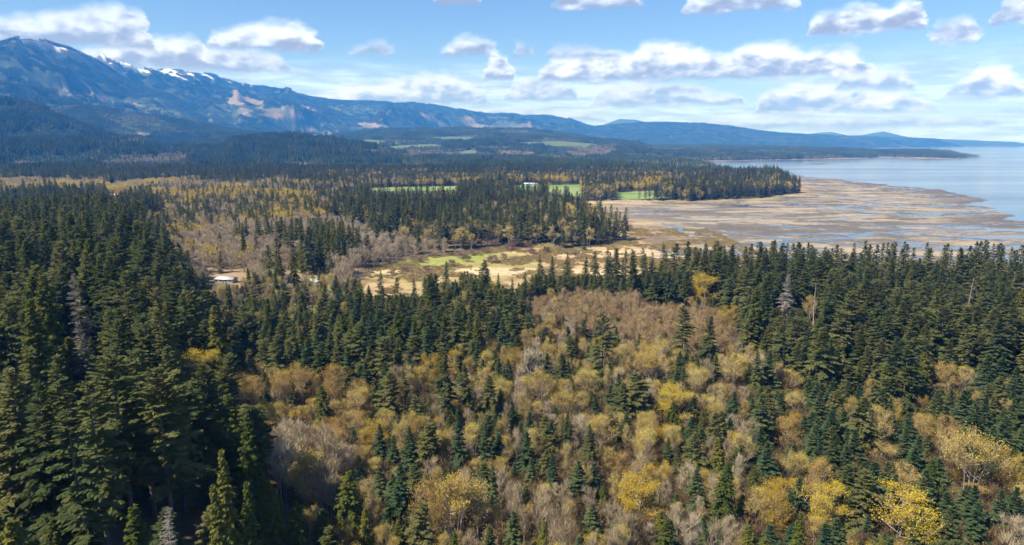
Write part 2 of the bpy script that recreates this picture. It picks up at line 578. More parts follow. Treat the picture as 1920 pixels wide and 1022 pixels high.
class Geo:
    """collects quads with a material number"""
    def __init__(self):
        self.v = []
        self.q = []
        self.m = []
        self.n = 0

    def add(self, v, q, mat=0):
        v = np.asarray(v, float).reshape(-1, 3)
        q = np.asarray(q, int).reshape(-1, 4)
        self.v.append(v)
        self.q.append(q + self.n)
        self.m.append(np.full(len(q), mat, np.int32))
        self.n += len(v)

    def quads(self, v4, mat=0):
        """v4: (n, 4, 3)"""
        n = len(v4)
        self.add(v4.reshape(-1, 3), np.arange(n * 4).reshape(n, 4), mat)

    def tube(self, pts, rad, sides=6, mat=0):
        pts = np.asarray(pts, float)
        m_ = len(pts)
        tan = np.gradient(pts, axis=0)
        tan /= np.linalg.norm(tan, axis=1)[:, None] + 1e-9
        ref = np.where(np.abs(tan[:, 2:3]) > 0.9, np.array([[1.0, 0, 0]]), np.array([[0, 0, 1.0]]))
        s1 = np.cross(tan, ref)
        s1 /= np.linalg.norm(s1, axis=1)[:, None] + 1e-9
        s2 = np.cross(tan, s1)
        an = np.arange(sides) * 2 * math.pi / sides
        v = pts[:, None, :] + np.asarray(rad)[:, None, None] * (np.cos(an)[None, :, None] * s1[:, None, :] + np.sin(an)[None, :, None] * s2[:, None, :])
        q = []
        for i in range(m_ - 1):
            for j in range(sides):
                k = (j + 1) % sides
                q.append((i * sides + j, i * sides + k, (i + 1) * sides + k, (i + 1) * sides + j))
        self.add(v.reshape(-1, 3), q, mat)

    def box(self, lo, hi, mat=0):
        x0, y0, z0 = lo
        x1, y1, z1 = hi
        v = [(x0, y0, z0), (x1, y0, z0), (x1, y1, z0), (x0, y1, z0), (x0, y0, z1), (x1, y0, z1), (x1, y1, z1), (x0, y1, z1)]
        self.add(v, [(0, 3, 2, 1), (4, 5, 6, 7), (0, 1, 5, 4), (1, 2, 6, 5), (2, 3, 7, 6), (3, 0, 4, 7)], mat)

    def mesh(self, name, mats):
        return mesh_np(name, np.concatenate(self.v), quads=np.concatenate(self.q), qmat=np.concatenate(self.m), mats=mats)

    def merged(self, other, off=(0, 0, 0), mat_shift=0):
        for v, q, m_ in zip(other.v, other.q, other.m):
            pass
        v = np.concatenate(other.v) + np.asarray(off)
        q = np.concatenate(other.q)
        m_ = np.concatenate(other.m) + mat_shift
        self.v.append(v)
        self.q.append(q + self.n)
        self.m.append(m_)
        self.n += len(v)


def link(name, data, parent=None, loc=None):
    o = bpy.data.objects.new(name, data)
    COL.objects.link(o)
    if parent is not None:
        o.parent = parent
    if loc is not None:
        o.location = loc
    return o


def tag(o, label=None, cat=None, group=None, kind=None):
    for k, v in (('label', label), ('category', cat), ('group', group), ('kind', kind)):
        if v:
            o[k] = v
    return o


# ------------------------------------------------------------------ materials
def new_mat(name):
    mt = bpy.data.materials.new(name)
    mt.use_nodes = True
    nt = mt.node_tree
    nt.nodes.clear()
    return mt, nt.nodes, nt.links


def foliage_mat(name, c0, c1, c2, trans=0.25, patch=0.9, patch_scale=0.35):
    """leaf material: colour between c0, c1, c2 by tree, and in clumps within one crown"""
    mt, N, L = new_mat(name)
    oi = N.new('ShaderNodeObjectInfo')
    rp = N.new('ShaderNodeValToRGB')
    els = rp.color_ramp.elements
    els[0].color = (*c0, 1)
    els[1].color = (*c2, 1)
    e = els.new(0.5)
    e.color = (*c1, 1)
    tcn = N.new('ShaderNodeTexCoord')
    nz = N.new('ShaderNodeTexNoise')
    nz.inputs['Scale'].default_value = patch_scale
    nz.inputs['Detail'].default_value = 4
    nz.inputs['Roughness'].default_value = 0.7
    L.new(tcn.outputs['Object'], nz.inputs['Vector'])
    ad = N.new('ShaderNodeMath')
    ad.operation = 'MULTIPLY_ADD'
    L.new(nz.outputs['Fac'], ad.inputs[0])
    ad.inputs[1].default_value = patch
    mx = N.new('ShaderNodeMath')
    mx.operation = 'MULTIPLY_ADD'
    L.new(oi.outputs['Random'], mx.inputs[0])
    mx.inputs[1].default_value = 0.9
    mx.inputs[2].default_value = -patch * 0.5 + 0.05
    L.new(mx.outputs[0], ad.inputs[2])
    L.new(ad.outputs[0], rp.inputs[0])
    d = N.new('ShaderNodeBsdfDiffuse')
    t = N.new('ShaderNodeBsdfTranslucent')
    ms = N.new('ShaderNodeMixShader')
    ms.inputs[0].default_value = trans
    L.new(rp.outputs[0], d.inputs[0])
    L.new(rp.outputs[0], t.inputs[0])
    L.new(d.outputs[0], ms.inputs[1])
    L.new(t.outputs[0], ms.inputs[2])
    o = N.new('ShaderNodeOutputMaterial')
    L.new(ms.outputs[0], o.inputs[0])
    return mt


def plain_mat(name, c0, c1, scale=1.0, rough=0.9, metal=0.0, bump=0.0):
    mt, N, L = new_mat(name)
    tcn = N.new('ShaderNodeTexCoord')
    nz = N.new('ShaderNodeTexNoise')
    nz.inputs['Scale'].default_value = scale
    nz.inputs['Detail'].default_value = 5
    nz.inputs['Roughness'].default_value = 0.65
    L.new(tcn.outputs['Object'], nz.inputs['Vector'])
    rp = N.new('ShaderNodeValToRGB')
    rp.color_ramp.elements[0].position = 0.3
    rp.color_ramp.elements[1].position = 0.7
    rp.color_ramp.elements[0].color = (*c0, 1)
    rp.color_ramp.elements[1].color = (*c1, 1)
    L.new(nz.outputs['Fac'], rp.inputs[0])
    b = N.new('ShaderNodeBsdfPrincipled')
    b.inputs['Roughness'].default_value = rough
    b.inputs['Metallic'].default_value = metal
    L.new(rp.outputs[0], b.inputs['Base Color'])
    if bump:
        bp = N.new('ShaderNodeBump')
        bp.inputs['Strength'].default_value = bump
        L.new(nz.outputs['Fac'], bp.inputs['Height'])
        L.new(bp.outputs[0], b.inputs['Normal'])
    o = N.new('ShaderNodeOutputMaterial')
    L.new(b.outputs[0], o.inputs[0])
    return mt


M = {}
M['fir'] = foliage_mat('fir_needles', (0.066, 0.090, 0.038), (0.118, 0.136, 0.050), (0.180, 0.178, 0.068), 0.42)
M['spruce'] = foliage_mat('spruce_needles', (0.060, 0.106, 0.052), (0.094, 0.138, 0.062), (0.135, 0.165, 0.072), 0.42)
M['cedar'] = foliage_mat('cedar_sprays', (0.065, 0.088, 0.022), (0.105, 0.122, 0.028), (0.160, 0.155, 0.036), 0.32)
M['dead'] = foliage_mat('dead_twigs', (0.13, 0.12, 0.105), (0.18, 0.165, 0.145), (0.24, 0.22, 0.20), 0.05)
M['bark'] = plain_mat('bark', (0.06, 0.045, 0.035), (0.13, 0.105, 0.085), 1.5)
M['palebark'] = plain_mat('pale_bark', (0.22, 0.19, 0.155), (0.37, 0.33, 0.28), 0.9)
M['greybark'] = plain_mat('weathered_wood', (0.20, 0.185, 0.17), (0.31, 0.285, 0.26), 1.2)
M['twig'] = foliage_mat('bare_twigs', (0.28, 0.208, 0.13), (0.37, 0.285, 0.185), (0.44, 0.36, 0.25), 0.15)
M['greytwig'] = foliage_mat('grey_twigs', (0.32, 0.25, 0.165), (0.40, 0.325, 0.22), (0.48, 0.41, 0.30), 0.15)
M['pinktwig'] = foliage_mat('reddish_twigs', (0.28, 0.19, 0.115), (0.35, 0.25, 0.155), (0.41, 0.31, 0.20), 0.15)
M['catkin'] = foliage_mat('catkins', (0.44, 0.32, 0.06), (0.53, 0.42, 0.075), (0.58, 0.50, 0.10), 0.3)
M['blossom'] = foliage_mat('maple_blossom', (0.40, 0.27, 0.025), (0.50, 0.36, 0.030), (0.55, 0.44, 0.05), 0.35)
M['orangeblossom'] = foliage_mat('orange_blossom', (0.43, 0.265, 0.055), (0.50, 0.335, 0.062), (0.55, 0.41, 0.08), 0.35)
M['brush'] = foliage_mat('brush_twigs', (0.11, 0.075, 0.05), (0.17, 0.12, 0.075), (0.22, 0.17, 0.09), 0.15)
M['willow'] = foliage_mat('willow_twigs', (0.16, 0.10, 0.085), (0.21, 0.14, 0.12), (0.27, 0.19, 0.15), 0.15)
M['farfir'] = foliage_mat('far_needles', (0.036, 0.056, 0.022), (0.060, 0.082, 0.028), (0.100, 0.110, 0.038), 0.15, 1.2, 0.06)
M['faryoung'] = foliage_mat('young_plantation', (0.045, 0.072, 0.036), (0.060, 0.090, 0.042), (0.085, 0.108, 0.050), 0.15, 1.2, 0.06)
M['farbare'] = foliage_mat('far_bare_wood', (0.18, 0.155, 0.105), (0.25, 0.21, 0.135), (0.34, 0.28, 0.12), 0.15, 1.2, 0.05)

# ------------------------------------------------------------------ tree shapes


def conifer(seed, H, R, nb=150, cb=0.12, droop=0.35, spacing=0.42, irr=0.18, prof=0.85, wid=1.0, hang=0.25, gap=0.08, thin=1.0):
    """crown of a conifer: drooping fronds of flat sprays. Returns Geo (crown) and Geo (trunk)"""
    rg = np.random.default_rng(seed)
    u = (np.arange(nb) + rg.random(nb) * 0.9) / nb
    t = cb + (1 - cb) * u ** 0.92
    t = np.minimum(t, 0.992)
    az = np.arange(nb) * 2.39996 + rg.normal(0, 0.35, nb)
    L = R * ((1 - t) / (1 - cb)) ** prof
    L *= np.clip(rg.normal(1.0, 0.17, nb), 0.5, 1.35)
    L *= 1 + irr * np.sin(az + rg.random() * 6 + t * 7) + irr * 0.6 * np.sin(2 * az + t * 13 + rg.random() * 6)
    L *= 0.72 + 0.28 * sm(t, cb, cb + 0.18)
    L = np.maximum(L, 0.35)
    keep = rg.random(nb) > gap * (1 - t)
    t, az, L = t[keep], az[keep], L[keep]
    up = np.interp(t, [0, 0.35, 0.7, 1.0], [-0.12, 0.10, 0.38, 1.1]) + rg.normal(0, 0.08, len(t))
    dr = droop * np.interp(t, [0, 0.5, 1.0], [1.0, 0.9, 0.4]) * rg.uniform(0.7, 1.3, len(t))
    z0 = t * H
    n = np.maximum(3, (L / spacing).astype(int) + 2)
    bi = np.repeat(np.arange(len(t)), n)
    k = np.arange(len(bi)) - np.repeat(np.cumsum(n) - n, n)
    s = (k + rg.random(len(bi))) / n[bi]
    s = 0.10 + 0.90 * s
    Lb, ab = L[bi], az[bi] + rg.normal(0, 0.05, len(bi))
    ca, sa = np.cos(ab), np.sin(ab)
    zz = z0[bi] + Lb * (up[bi] * s - dr[bi] * s * s)
    bend = rg.normal(0, 0.012 * H, 2)
    bx = bend[0] * np.sin(t[bi] * 3) * 0.4
    by = bend[1] * np.sin(t[bi] * 2.5 + 1) * 0.4
    p = np.stack([ca * Lb * s + bx, sa * Lb * s + by, zz], 1)
    tan = np.stack([ca, sa, up[bi] - 2 * dr[bi] * s], 1)
    tan /= np.linalg.norm(tan, axis=1)[:, None]
    lat = np.stack([-sa, ca, np.zeros_like(sa)], 1)
    g = Geo()
    for side in (-1, 1, 0):
        w = wid * (0.40 * Lb * (1 - s) ** 0.8 + 0.055 * R + 0.30) * rg.uniform(0.55, 1.2, len(bi))
        hz = -hang * rg.uniform(0.2, 1.6, len(bi))
        if side == 0:
            w = w * 0.75
            d = tan * 0.9 + lat * rg.normal(0, 0.25, len(bi))[:, None]
            hz = hz - 0.15 + 0.5 * rg.random(len(bi))
        else:
            d = tan * rg.uniform(0.35, 0.9, len(bi))[:, None] + lat * side * rg.uniform(0.6, 1.0, len(bi))[:, None]
        d = d + np.stack([0 * hz, 0 * hz, hz], 1)
        d /= np.linalg.norm(d, axis=1)[:, None]
        pr = np.cross(d, np.array([0, 0, 1.0]) + rg.normal(0, 0.35, (len(bi), 3)))
        pr /= np.linalg.norm(pr, axis=1)[:, None] + 1e-9
        bw = (spacing * 0.42 + 0.10 * w) * thin * rg.uniform(0.7, 1.2, len(bi))
        a = p - d * (0.08 * w)[:, None]
        mid = p + d * (w * 0.42)[:, None]
        g.quads(np.stack([a, mid + pr * bw[:, None], p + d * w[:, None], mid - pr * bw[:, None]], 1))
    # leader
    nl = 10
    zl = H * (0.965 + 0.035 * rg.random(nl))
    al = rg.random(nl) * 6.28
    d = np.stack([np.cos(al) * 0.5, np.sin(al) * 0.5, np.full(nl, 0.9)], 1)
    pl = np.stack([0 * zl, 0 * zl, zl], 1)
    pr = np.stack([-np.sin(al), np.cos(al), 0 * al], 1)
    wl = 0.022 * H
    g.quads(np.stack([pl, pl + d * wl * 0.4 + pr * 0.06 * thin, pl + d * wl, pl + d * wl * 0.4 - pr * 0.06 * thin], 1))
    tr = Geo()
    zs = np.linspace(-1.5, H * 0.985, 9)
    ts = np.clip(zs / H, 0, 1)
    tr.tube(np.stack([bend[0] * np.sin(ts * 3) * 0.4, bend[1] * np.sin(ts * 2.5 + 1) * 0.4, zs], 1), 0.012 * H * (1 - ts) ** 0.8 + 0.04, 6)
    return g, tr


def bez(a, b, c, s):
    s = s[..., None]
    return a * (1 - s) ** 2 + 2 * b * s * (1 - s) + c * s * s


def ribbons(g, a, b, c, w0, w1, nseg, rg, mat=0):
    """n curved tapering strips through a -> (b) -> c"""
    n = len(a)
    ss = np.linspace(0, 1, nseg + 1)
    P = np.stack([bez(a, b, c, np.full(n, q)) for q in ss], 1)          # n, nseg+1, 3
    d = c - a
    side = np.cross(d, rg.normal(0, 1, (n, 3)))
    side /= np.linalg.norm(side, axis=1)[:, None] + 1e-9
    W = (np.asarray(w0)[:, None] * (1 - ss) + np.asarray(w1)[:, None] * ss) * 0.5
    Lf = P + side[:, None, :] * W[:, :, None]
    Rt = P - side[:, None, :] * W[:, :, None]
    for i in range(nseg):
        g.quads(np.stack([Lf[:, i], Rt[:, i], Rt[:, i + 1], Lf[:, i + 1]], 1), mat)


def clumps(g, p, size, rg, mat=1, per=1, spread=0.0):
    p = np.repeat(p, per, 0)
    n = len(p)
    if spread:
        p = p + rg.normal(0, spread, (n, 3))
    d = rg.normal(0, 1, (n, 3))
    d /= np.linalg.norm(d, axis=1)[:, None]
    e = np.cross(d, rg.normal(0, 1, (n, 3)))
    e /= np.linalg.norm(e, axis=1)[:, None] + 1e-9
    s = size * rg.uniform(0.5, 1.25, n)[:, None]
    g.quads(np.stack([p - d * s, p + e * s * 0.7, p + d * s, p - e * s * 0.7], 1), mat)


def broadleaf(seed, H, R, stems=1, limbs=10, sec=8, twigs=7, fork=0.3, dome=0.55, upright=0.6, bloom=0, bsize=0.28, twig_w=0.05, twig_len=1.6, bspread=0.35, base_spread=0.4, nsegt=1):
    """bare or flowering broad-leaved tree. Returns Geo crown (material 0 twigs, 1 blossom) and Geo trunk"""
    rg = np.random.default_rng(seed)
    cr, tr = Geo(), Geo()
    zc = H * (1 - dome / 2)                       # centre of the dome of twig ends
    hz = H * dome / 2
    lim_a, lim_b, lim_c, lim_w = [], [], [], []
    for s in range(stems):
        ph = rg.random() * 6.28
        off = np.array([math.cos(ph), math.sin(ph), 0]) * (base_spread if stems > 1 else 0) * rg.uniform(0.3, 1.2)
        lean = np.array([math.cos(ph), math.sin(ph), 0]) * R * (0.45 if stems > 1 else 0.08) * rg.uniform(0.5, 1.1)
        top = off + lean + np.array([0, 0, H * rg.uniform(0.78, 0.92)])
        zs = np.linspace(0, 1, 8)
        b = off * 1.0 + np.array([0, 0, H * 0.45])
        pts = bez(off - [0, 0, 1.0], b, top, zs)
        rad = 0.0125 * H * (1 - zs * 0.92) * (1.15 if stems == 1 else 0.7)
        tr.tube(pts, rad, 6 if stems == 1 else 5)
        nl = max(3, limbs // stems)
        for i in range(nl):
            q = fork + (0.95 - fork) * (i + rg.random()) / nl
            st = bez(off, b, top, np.array(q))
            an = rg.random() * 6.28 if stems > 1 else i * 2.4 + rg.normal(0, 0.4)
            zt = zc + hz * np.clip(-0.65 + 1.6 * (i + rg.random()) / nl, -0.8, 0.92)
            rr = R * math.sqrt(max(0.05, 1 - ((zt - zc) / hz) ** 2)) * rg.uniform(0.55, 0.92)
            en = np.array([math.cos(an) * rr, math.sin(an) * rr, zt]) + (lean * 0.6)
            en[2] = max(en[2], st[2] + 0.12 * H * upright)
            cp = st * 0.45 + en * 0.55
            cp[2] = st[2] + (en[2] - st[2]) * (0.5 - 0.35 * upright * rg.random())
            cp[:2] = st[:2] * (0.35 + .2 * upright) + en[:2] * (0.65 - .2 * upright)
            lim_a.append(st); lim_b.append(cp); lim_c.append(en); lim_w.append(0.009 * H * (1 - q * 0.6))
    A, B, C, W = map(np.array, (lim_a, lim_b, lim_c, lim_w))
    for i in range(len(A)):
        tr.tube(bez(A[i], B[i], C[i], np.linspace(0, 1, 5)), W[i] * np.linspace(1, 0.25, 5) + 0.01, 4)
    # secondary branches
    n = len(A) * sec
    li = np.repeat(np.arange(len(A)), sec)
    q = rg.uniform(0.25, 1.0, n)
    st = bez(A[li], B[li], C[li], q)
    dr = rg.normal(0, 1, (n, 3))
    dr /= np.linalg.norm(dr, axis=1)[:, None]
    dr[:, 2] = dr[:, 2] * 0.6 + upright * 0.9
    out = st - np.array([0, 0, zc - hz])
    out /= np.linalg.norm(out, axis=1)[:, None] + 1e-9
    dr = dr + out * 0.7
    dr /= np.linalg.norm(dr, axis=1)[:, None]
    ln = R * rg.uniform(0.25, 0.62, n)
    en = st + dr * ln[:, None]
    # hold the ends inside the dome
    rel = (en - np.array([0, 0, zc])) / np.array([R, R, hz])
    m_ = np.linalg.norm(rel, axis=1)
    f = np.minimum(1, rg.uniform(0.70, 1.16, n) / np.maximum(m_, 1e-6))
    en = np.array([0, 0, zc]) + rel * f[:, None] * np.array([R, R, hz])
    cp = (st + en) / 2
    cp[:, 2] -= 0.12 * ln * upright
    ribbons(cr, st, cp, en, 0.0042 * H * np.ones(n) + 0.02, np.full(n, twig_w * 0.8), 2, rg)
    # twigs
    k = n * twigs
    si = np.repeat(np.arange(n), twigs)
    q = rg.uniform(0.2, 1.0, k)
    ts = bez(st[si], cp[si], en[si], q)
    d = rg.normal(0, 1, (k, 3))
    d /= np.linalg.norm(d, axis=1)[:, None]
    d = d * 0.8 + dr[si] * 0.8
    d[:, 2] += upright * 0.7
    d /= np.linalg.norm(d, axis=1)[:, None]
    te = ts + d * (twig_len * rg.uniform(0.5, 1.3, k))[:, None]
    ribbons(cr, ts, (ts + te) / 2, te, np.full(k, twig_w), np.full(k, twig_w * 0.35), nsegt, rg)
    if bloom:
        per = max(1, int(round(bloom)))
        pr_ = np.clip(((te[:, 2] - zc) / hz) * 0.55 + 0.75, 0.12, 1) if upright > .7 else np.ones(k)
        wt = np.clip(rg.normal(.75, .35, n), 0.05, 1)[si]
        sel = te[rg.random(k) < np.minimum(1, bloom) * pr_ * wt]
        # leave gaps: blossom gathers on some branches more than on others
        clumps(cr, sel, bsize, rg, 1, per, bspread)
    return cr, tr


def snag(seed, H, nbr=26, maxl=2.6):
    rg = np.random.default_rng(seed)
    tr, br = Geo(), Geo()
    zs = np.linspace(-1.0, H, 10)
    ts = np.clip(zs / H, 0, 1)
    tr.tube(np.stack([0.25 * np.sin(ts * 4), 0.2 * np.sin(ts * 3 + 1), zs], 1), 0.013 * H * (1 - ts * 0.88) + 0.05, 7)
    for i in range(nbr):
        q = rg.uniform(0.35, 0.98)
        a = rg.random() * 6.28
        l = maxl * (1.1 - q) ** 0.6 * rg.uniform(0.3, 1.1)
        p0 = np.array([0.25 * math.sin(q * 4), 0.2 * math.sin(q * 3 + 1), q * H])
        e = p0 + np.array([math.cos(a) * l, math.sin(a) * l, l * rg.uniform(-0.35, 0.25)])
        br.tube(np.stack([p0, (p0 + e) / 2 + [0, 0, 0.12 * l], e]), [0.09, 0.06, 0.025], 4)
    return br, tr


def both(name, cr, tr, cmats, tmat):
    g = Geo()
    g.merged(cr)
    g.merged(tr, mat_shift=len(cmats))
    return g.mesh(name, list(cmats) + [tmat])


# kinds: lists of (crown mesh, trunk mesh, joined mesh, height, radius)
KIND = {}


def add_kind(kind, cr, tr, cmats, tmat, H, R):
    nm = kind
    KIND.setdefault(kind, []).append((cr.mesh(nm + '_crown', cmats), tr.mesh(nm + '_trunk', [tmat]), both(nm + '_whole', cr, tr, cmats, tmat), H, R))


for i in range(7):
    H, R = [30, 32, 34, 30, 33, 31, 35][i], [6.4, 5.6, 7.0, 7.2, 5.4, 6.2, 7.4][i]
    cr, tr = conifer(100 + i, H, R, nb=[130, 135, 140, 125, 130, 115, 130][i], cb=[.12, .2, .15, .08, .25, .3, .18][i], droop=[.35, .42, .3, .4, .5, .45, .38][i], spacing=0.36, irr=[.15, .22, .2, .16, .26, .3, .24][i],
                     prof=[.85, .75, .8, .9, .68, .7, .78][i], gap=[.1, .2, .15, .08, .3, .35, .2][i])
    add_kind('fir', cr, tr, [M['fir']], M['bark'], H, R)
for i in range(4):      # old, thin, leaning or broken-topped firs
    H, R = [31, 28, 34, 26][i], [4.6, 6.0, 5.2, 6.6][i]
    cr, tr = conifer(120 + i, H, R, nb=[85, 90, 95, 100][i], cb=[.3, .1, .38, .15][i], droop=[.6, .5, .3, .25][i], spacing=0.40, irr=[.4, .3, .45, .3][i], prof=[.55, .45, .5, .6][i], gap=[.5, .3, .5, .3][i])
    add_kind('fir', cr, tr, [M['fir']], M['bark'], H, R)
for i in range(4):
    H, R = [20, 18, 22, 16][i], [5.2, 4.9, 5.3, 4.8][i]
    cr, tr = conifer(140 + i, H, R, nb=[115, 105, 120, 100][i], cb=.05, droop=[.18, .12, .22, .15][i], spacing=0.30, irr=.08, prof=[.9, .95, .85, .95][i], gap=.04, hang=.12)
    add_kind('spruce', cr, tr, [M['spruce']], M['bark'], H, R)
for i in range(4):
    H, R = [22, 26, 20, 24][i], [4.2, 4.8, 3.6, 5.2][i]
    cr, tr = conifer(160 + i, H, R, nb=[210, 220, 200, 220][i], cb=.04, droop=[.55, .6, .5, .65][i], spacing=0.32, irr=.14, prof=[.72, .7, .8, .66][i], gap=.05, hang=.75, wid=.85)
    add_kind('cedar', cr, tr, [M['cedar']], M['bark'], H, R)
for i in range(2):
    H, R = [30, 26][i], [4.4, 4.8][i]
    cr, tr = conifer(180 + i, H, R, nb=130, cb=.15, droop=.35, spacing=0.34, irr=.25, prof=.8, gap=.35, thin=0.32, hang=.3)
    add_kind('deadfir', cr, tr, [M['dead']], M['greybark'], H, R)
for i in range(3):
    cr, tr = snag(190 + i, [26, 30, 22][i], [34, 26, 22][i])
    add_kind('snag', cr, tr, [M['greybark']], M['greybark'], [26, 30, 22][i], 2.0)
for i in range(5):      # golden bigleaf maples
    H, R = [17, 19, 16, 18, 15][i], [6.6, 7.4, 6.0, 5.4, 6.4][i]
    cr, tr = broadleaf(200 + i, H, R, stems=[2, 3, 2, 1, 3][i], limbs=14, sec=9, twigs=9, fork=.22, dome=.78, upright=.45, bloom=[8, 6, 6, 6, 10][i], bsize=0.14, twig_len=1.3, bspread=.38)
    add_kind('maple', cr, tr, [M['twig'], M['blossom']], M['palebark'], H, R)
for i in range(3):      # orange-brown flowering maples
    H, R = [15, 17, 14][i], [5.4, 6.2, 5.0][i]
    cr, tr = broadleaf(220 + i, H, R, stems=[2, 3, 1][i], limbs=14, sec=9, twigs=9, fork=.25, dome=.72, upright=.6, bloom=[4, 4, 4][i], bsize=0.12, twig_len=1.3, bspread=.38)
    add_kind('orangemaple', cr, tr, [M['twig'], M['orangeblossom']], M['palebark'], H, R)
for i in range(5):      # alders with catkins: yellow tips, pale stems
    H, R = [17, 19, 16, 18, 15][i], [4.4, 3.4, 4.8, 3.0, 4.0][i]
    cr, tr = broadleaf(240 + i, H, R, stems=[3, 2, 5, 1, 6][i], limbs=18, sec=8, twigs=10, fork=.3, dome=[.6, .75, .55, .8, .7][i], upright=.95, bloom=[4, 3, 4, 2, 4][i], bsize=0.115, twig_len=1.7, twig_w=.055, base_spread=.9)
    add_kind('alder', cr, tr, [M['twig'], M['catkin']], M['palebark'], H, R)
for i in range(4):      # leafless grey alders
    H, R = [16, 18, 15, 17][i], [3.6, 2.8, 4.4, 2.6][i]
    cr, tr = broadleaf(260 + i, H, R, stems=[4, 2, 5, 1][i], limbs=16, sec=9, twigs=10, fork=.25, dome=.72, upright=1.0, bloom=0, twig_len=1.8, twig_w=.065, base_spread=1.1)
    add_kind('barealder', cr, tr, [M['greytwig']], M['palebark'], H, R)
for i in range(3):      # thin reddish saplings
    H, R = [11, 12, 10][i], [2.8, 2.5, 3.0][i]
    cr, tr = broadleaf(280 + i, H, R, stems=[3, 2, 4][i], limbs=12, sec=8, twigs=8, fork=.2, dome=.85, upright=1.0, bloom=.25, bsize=0.14, twig_len=1.4, twig_w=.055, base_spread=.9)
    add_kind('sapling', cr, tr, [M['pinktwig'], M['catkin']], M['palebark'], H, R)
for i in range(3):      # brush for the forest floor, willow thickets
    H, R = [3.2, 4.0, 3.6][i], [2.6, 3.0, 3.2][i]
    cr, tr = broadleaf(300 + i, H, R, stems=5, limbs=15, sec=6, twigs=6, fork=.1, dome=.9, upright=.7, bloom=.2, bsize=0.09, twig_len=.9, twig_w=.05, base_spread=.8)
    add_kind('brush', cr, tr, [M['brush'], M['catkin']], M['bark'], H, R)
for i in range(3):
    H, R = [5.0, 6.0, 5.5][i], [3.6, 4.2, 4.6][i]
    cr, tr = broadleaf(310 + i, H, R, stems=6, limbs=18, sec=8, twigs=9, fork=.08, dome=.9, upright=.6, bloom=0, twig_len=1.1, twig_w=.055, base_spread=1.1)
    add_kind('willow', cr, tr, [M['willow']], M['bark'], H, R)

# lighter shapes for the middle distance
MID = {}


def add_mid(kind, cr, tr, cmats, tmat, H, R):
    MID.setdefault(kind, []).append((both(kind + '_mid', cr, tr, cmats, tmat), H, R))


for i in range(6):
    H, R = 32, [5.6, 6.2, 5.0, 6.6, 5.8, 7.0][i]
    add_mid('fir', *conifer(400 + i, H, R, nb=64, cb=[.1, .2, .15, .08, .25, .2][i], droop=.38, spacing=1.1, irr=.22, prof=[.85, .75, .7, .9, .72, .8][i], gap=.2, wid=1.1), [M['fir']], M['bark'], H, R)
for i in range(3):
    add_mid('cedar', *conifer(410 + i, 26, 4.4, nb=70, cb=.05, droop=.5, spacing=1.1, irr=.15, prof=.75, gap=.05, hang=.6), [M['cedar']], M['bark'], 26, 4.4)
for i in range(4):
    H, R = 19, [6.5, 5.8, 7.2, 5.2][i]
    add_mid('maple', *broadleaf(420 + i, H, R, stems=2, limbs=10, sec=6, twigs=4, fork=.25, dome=.74, upright=.5, bloom=3, bsize=.42, twig_len=1.5, twig_w=.12, bspread=.55), [M['twig'], M['blossom']], M['palebark'], H, R)
for i in range(3):
    H, R = 17, [5.4, 4.8, 5.8][i]
    add_mid('orangemaple', *broadleaf(430 + i, H, R, stems=2, limbs=10, sec=6, twigs=4, fork=.25, dome=.7, upright=.6, bloom=2, bsize=.38, twig_len=1.5, twig_w=.12, bspread=.55), [M['twig'], M['catkin']], M['palebark'], H, R)
for i in range(4):
    H, R = 17, [4.2, 3.8, 4.8, 3.4][i]
    add_mid('barealder', *broadleaf(440 + i, H, R, stems=[3, 2, 4, 1][i], limbs=10, sec=7, twigs=6, fork=.25, dome=.75, upright=1.0, bloom=0, twig_len=2.0, twig_w=.13, base_spread=1.2), [M['greytwig']], M['palebark'], H, R)
for i in range(3):
    H, R = 17, [4.4, 4.0, 4.8][i]
    add_mid('alder', *broadleaf(450 + i, H, R, stems=3, limbs=10, sec=7, twigs=6, fork=.25, dome=.7, upright=.9, bloom=1, bsize=.3, twig_len=1.8, twig_w=.11, base_spread=1.0), [M['twig'], M['catkin']], M['palebark'], H, R)

# patches of woodland for the far distance
PATCH = {}


def patch_mesh(kind, seed, size, n, H, bare=0.0, lod=0, cmat=None):
    rg = np.random.default_rng(seed)
    g = Geo()
    for i in range(n):
        gx, gy = rg.uniform(-size / 2, size / 2, 2)
        h = H * rg.uniform(0.7, 1.2)
        if rg.random() < bare:
            k = 26 if lod == 0 else 10
            p = rg.normal(0, 1, (k, 3))
            p /= np.linalg.norm(p, axis=1)[:, None]
            p = p * np.array([4.6, 4.6, 5.5]) * rg.uniform(0.75, 1.0, (k, 1)) * rg.uniform(.8, 1.15) + np.array([gx, gy, h * 0.42])
            clumps(g, p, 1.5 if lod == 0 else 2.4, rg, 1)
        else:
            R = 0.15 * h * rg.uniform(0.8, 1.3)
            tiers = 7 if lod == 0 else 4
            for tq in range(tiers):
                zq = h * (0.15 + 0.80 * tq / tiers)
                rq = R * (1 - (tq / tiers) ** 1.2) + 0.4
                m_ = 5 if lod == 0 else 4
                an = rg.random() * 6 + np.arange(m_) * 6.283 / m_ + rg.normal(0, .2, m_)
                ca, sa = np.cos(an), np.sin(an)
                ro = rq * rg.uniform(0.75, 1.25, m_)
                top = np.stack([gx + 0 * ca, gy + 0 * ca, np.full(m_, zq + h * 0.2)], 1)
                tip = np.stack([gx + ca * ro, gy + sa * ro, zq - rg.uniform(0, .05, m_) * h], 1)
                sd = np.stack([-sa, ca, 0 * ca], 1) * (rq * 0.55)
                mid = np.stack([gx + ca * ro * .55, gy + sa * ro * .55, np.full(m_, zq + h * 0.05)], 1)
                g.quads(np.stack([top, mid + sd, tip, mid - sd], 1), 0)
    return g.mesh(kind + '_patch', [cmat or M['farfir'], M['farbare']])


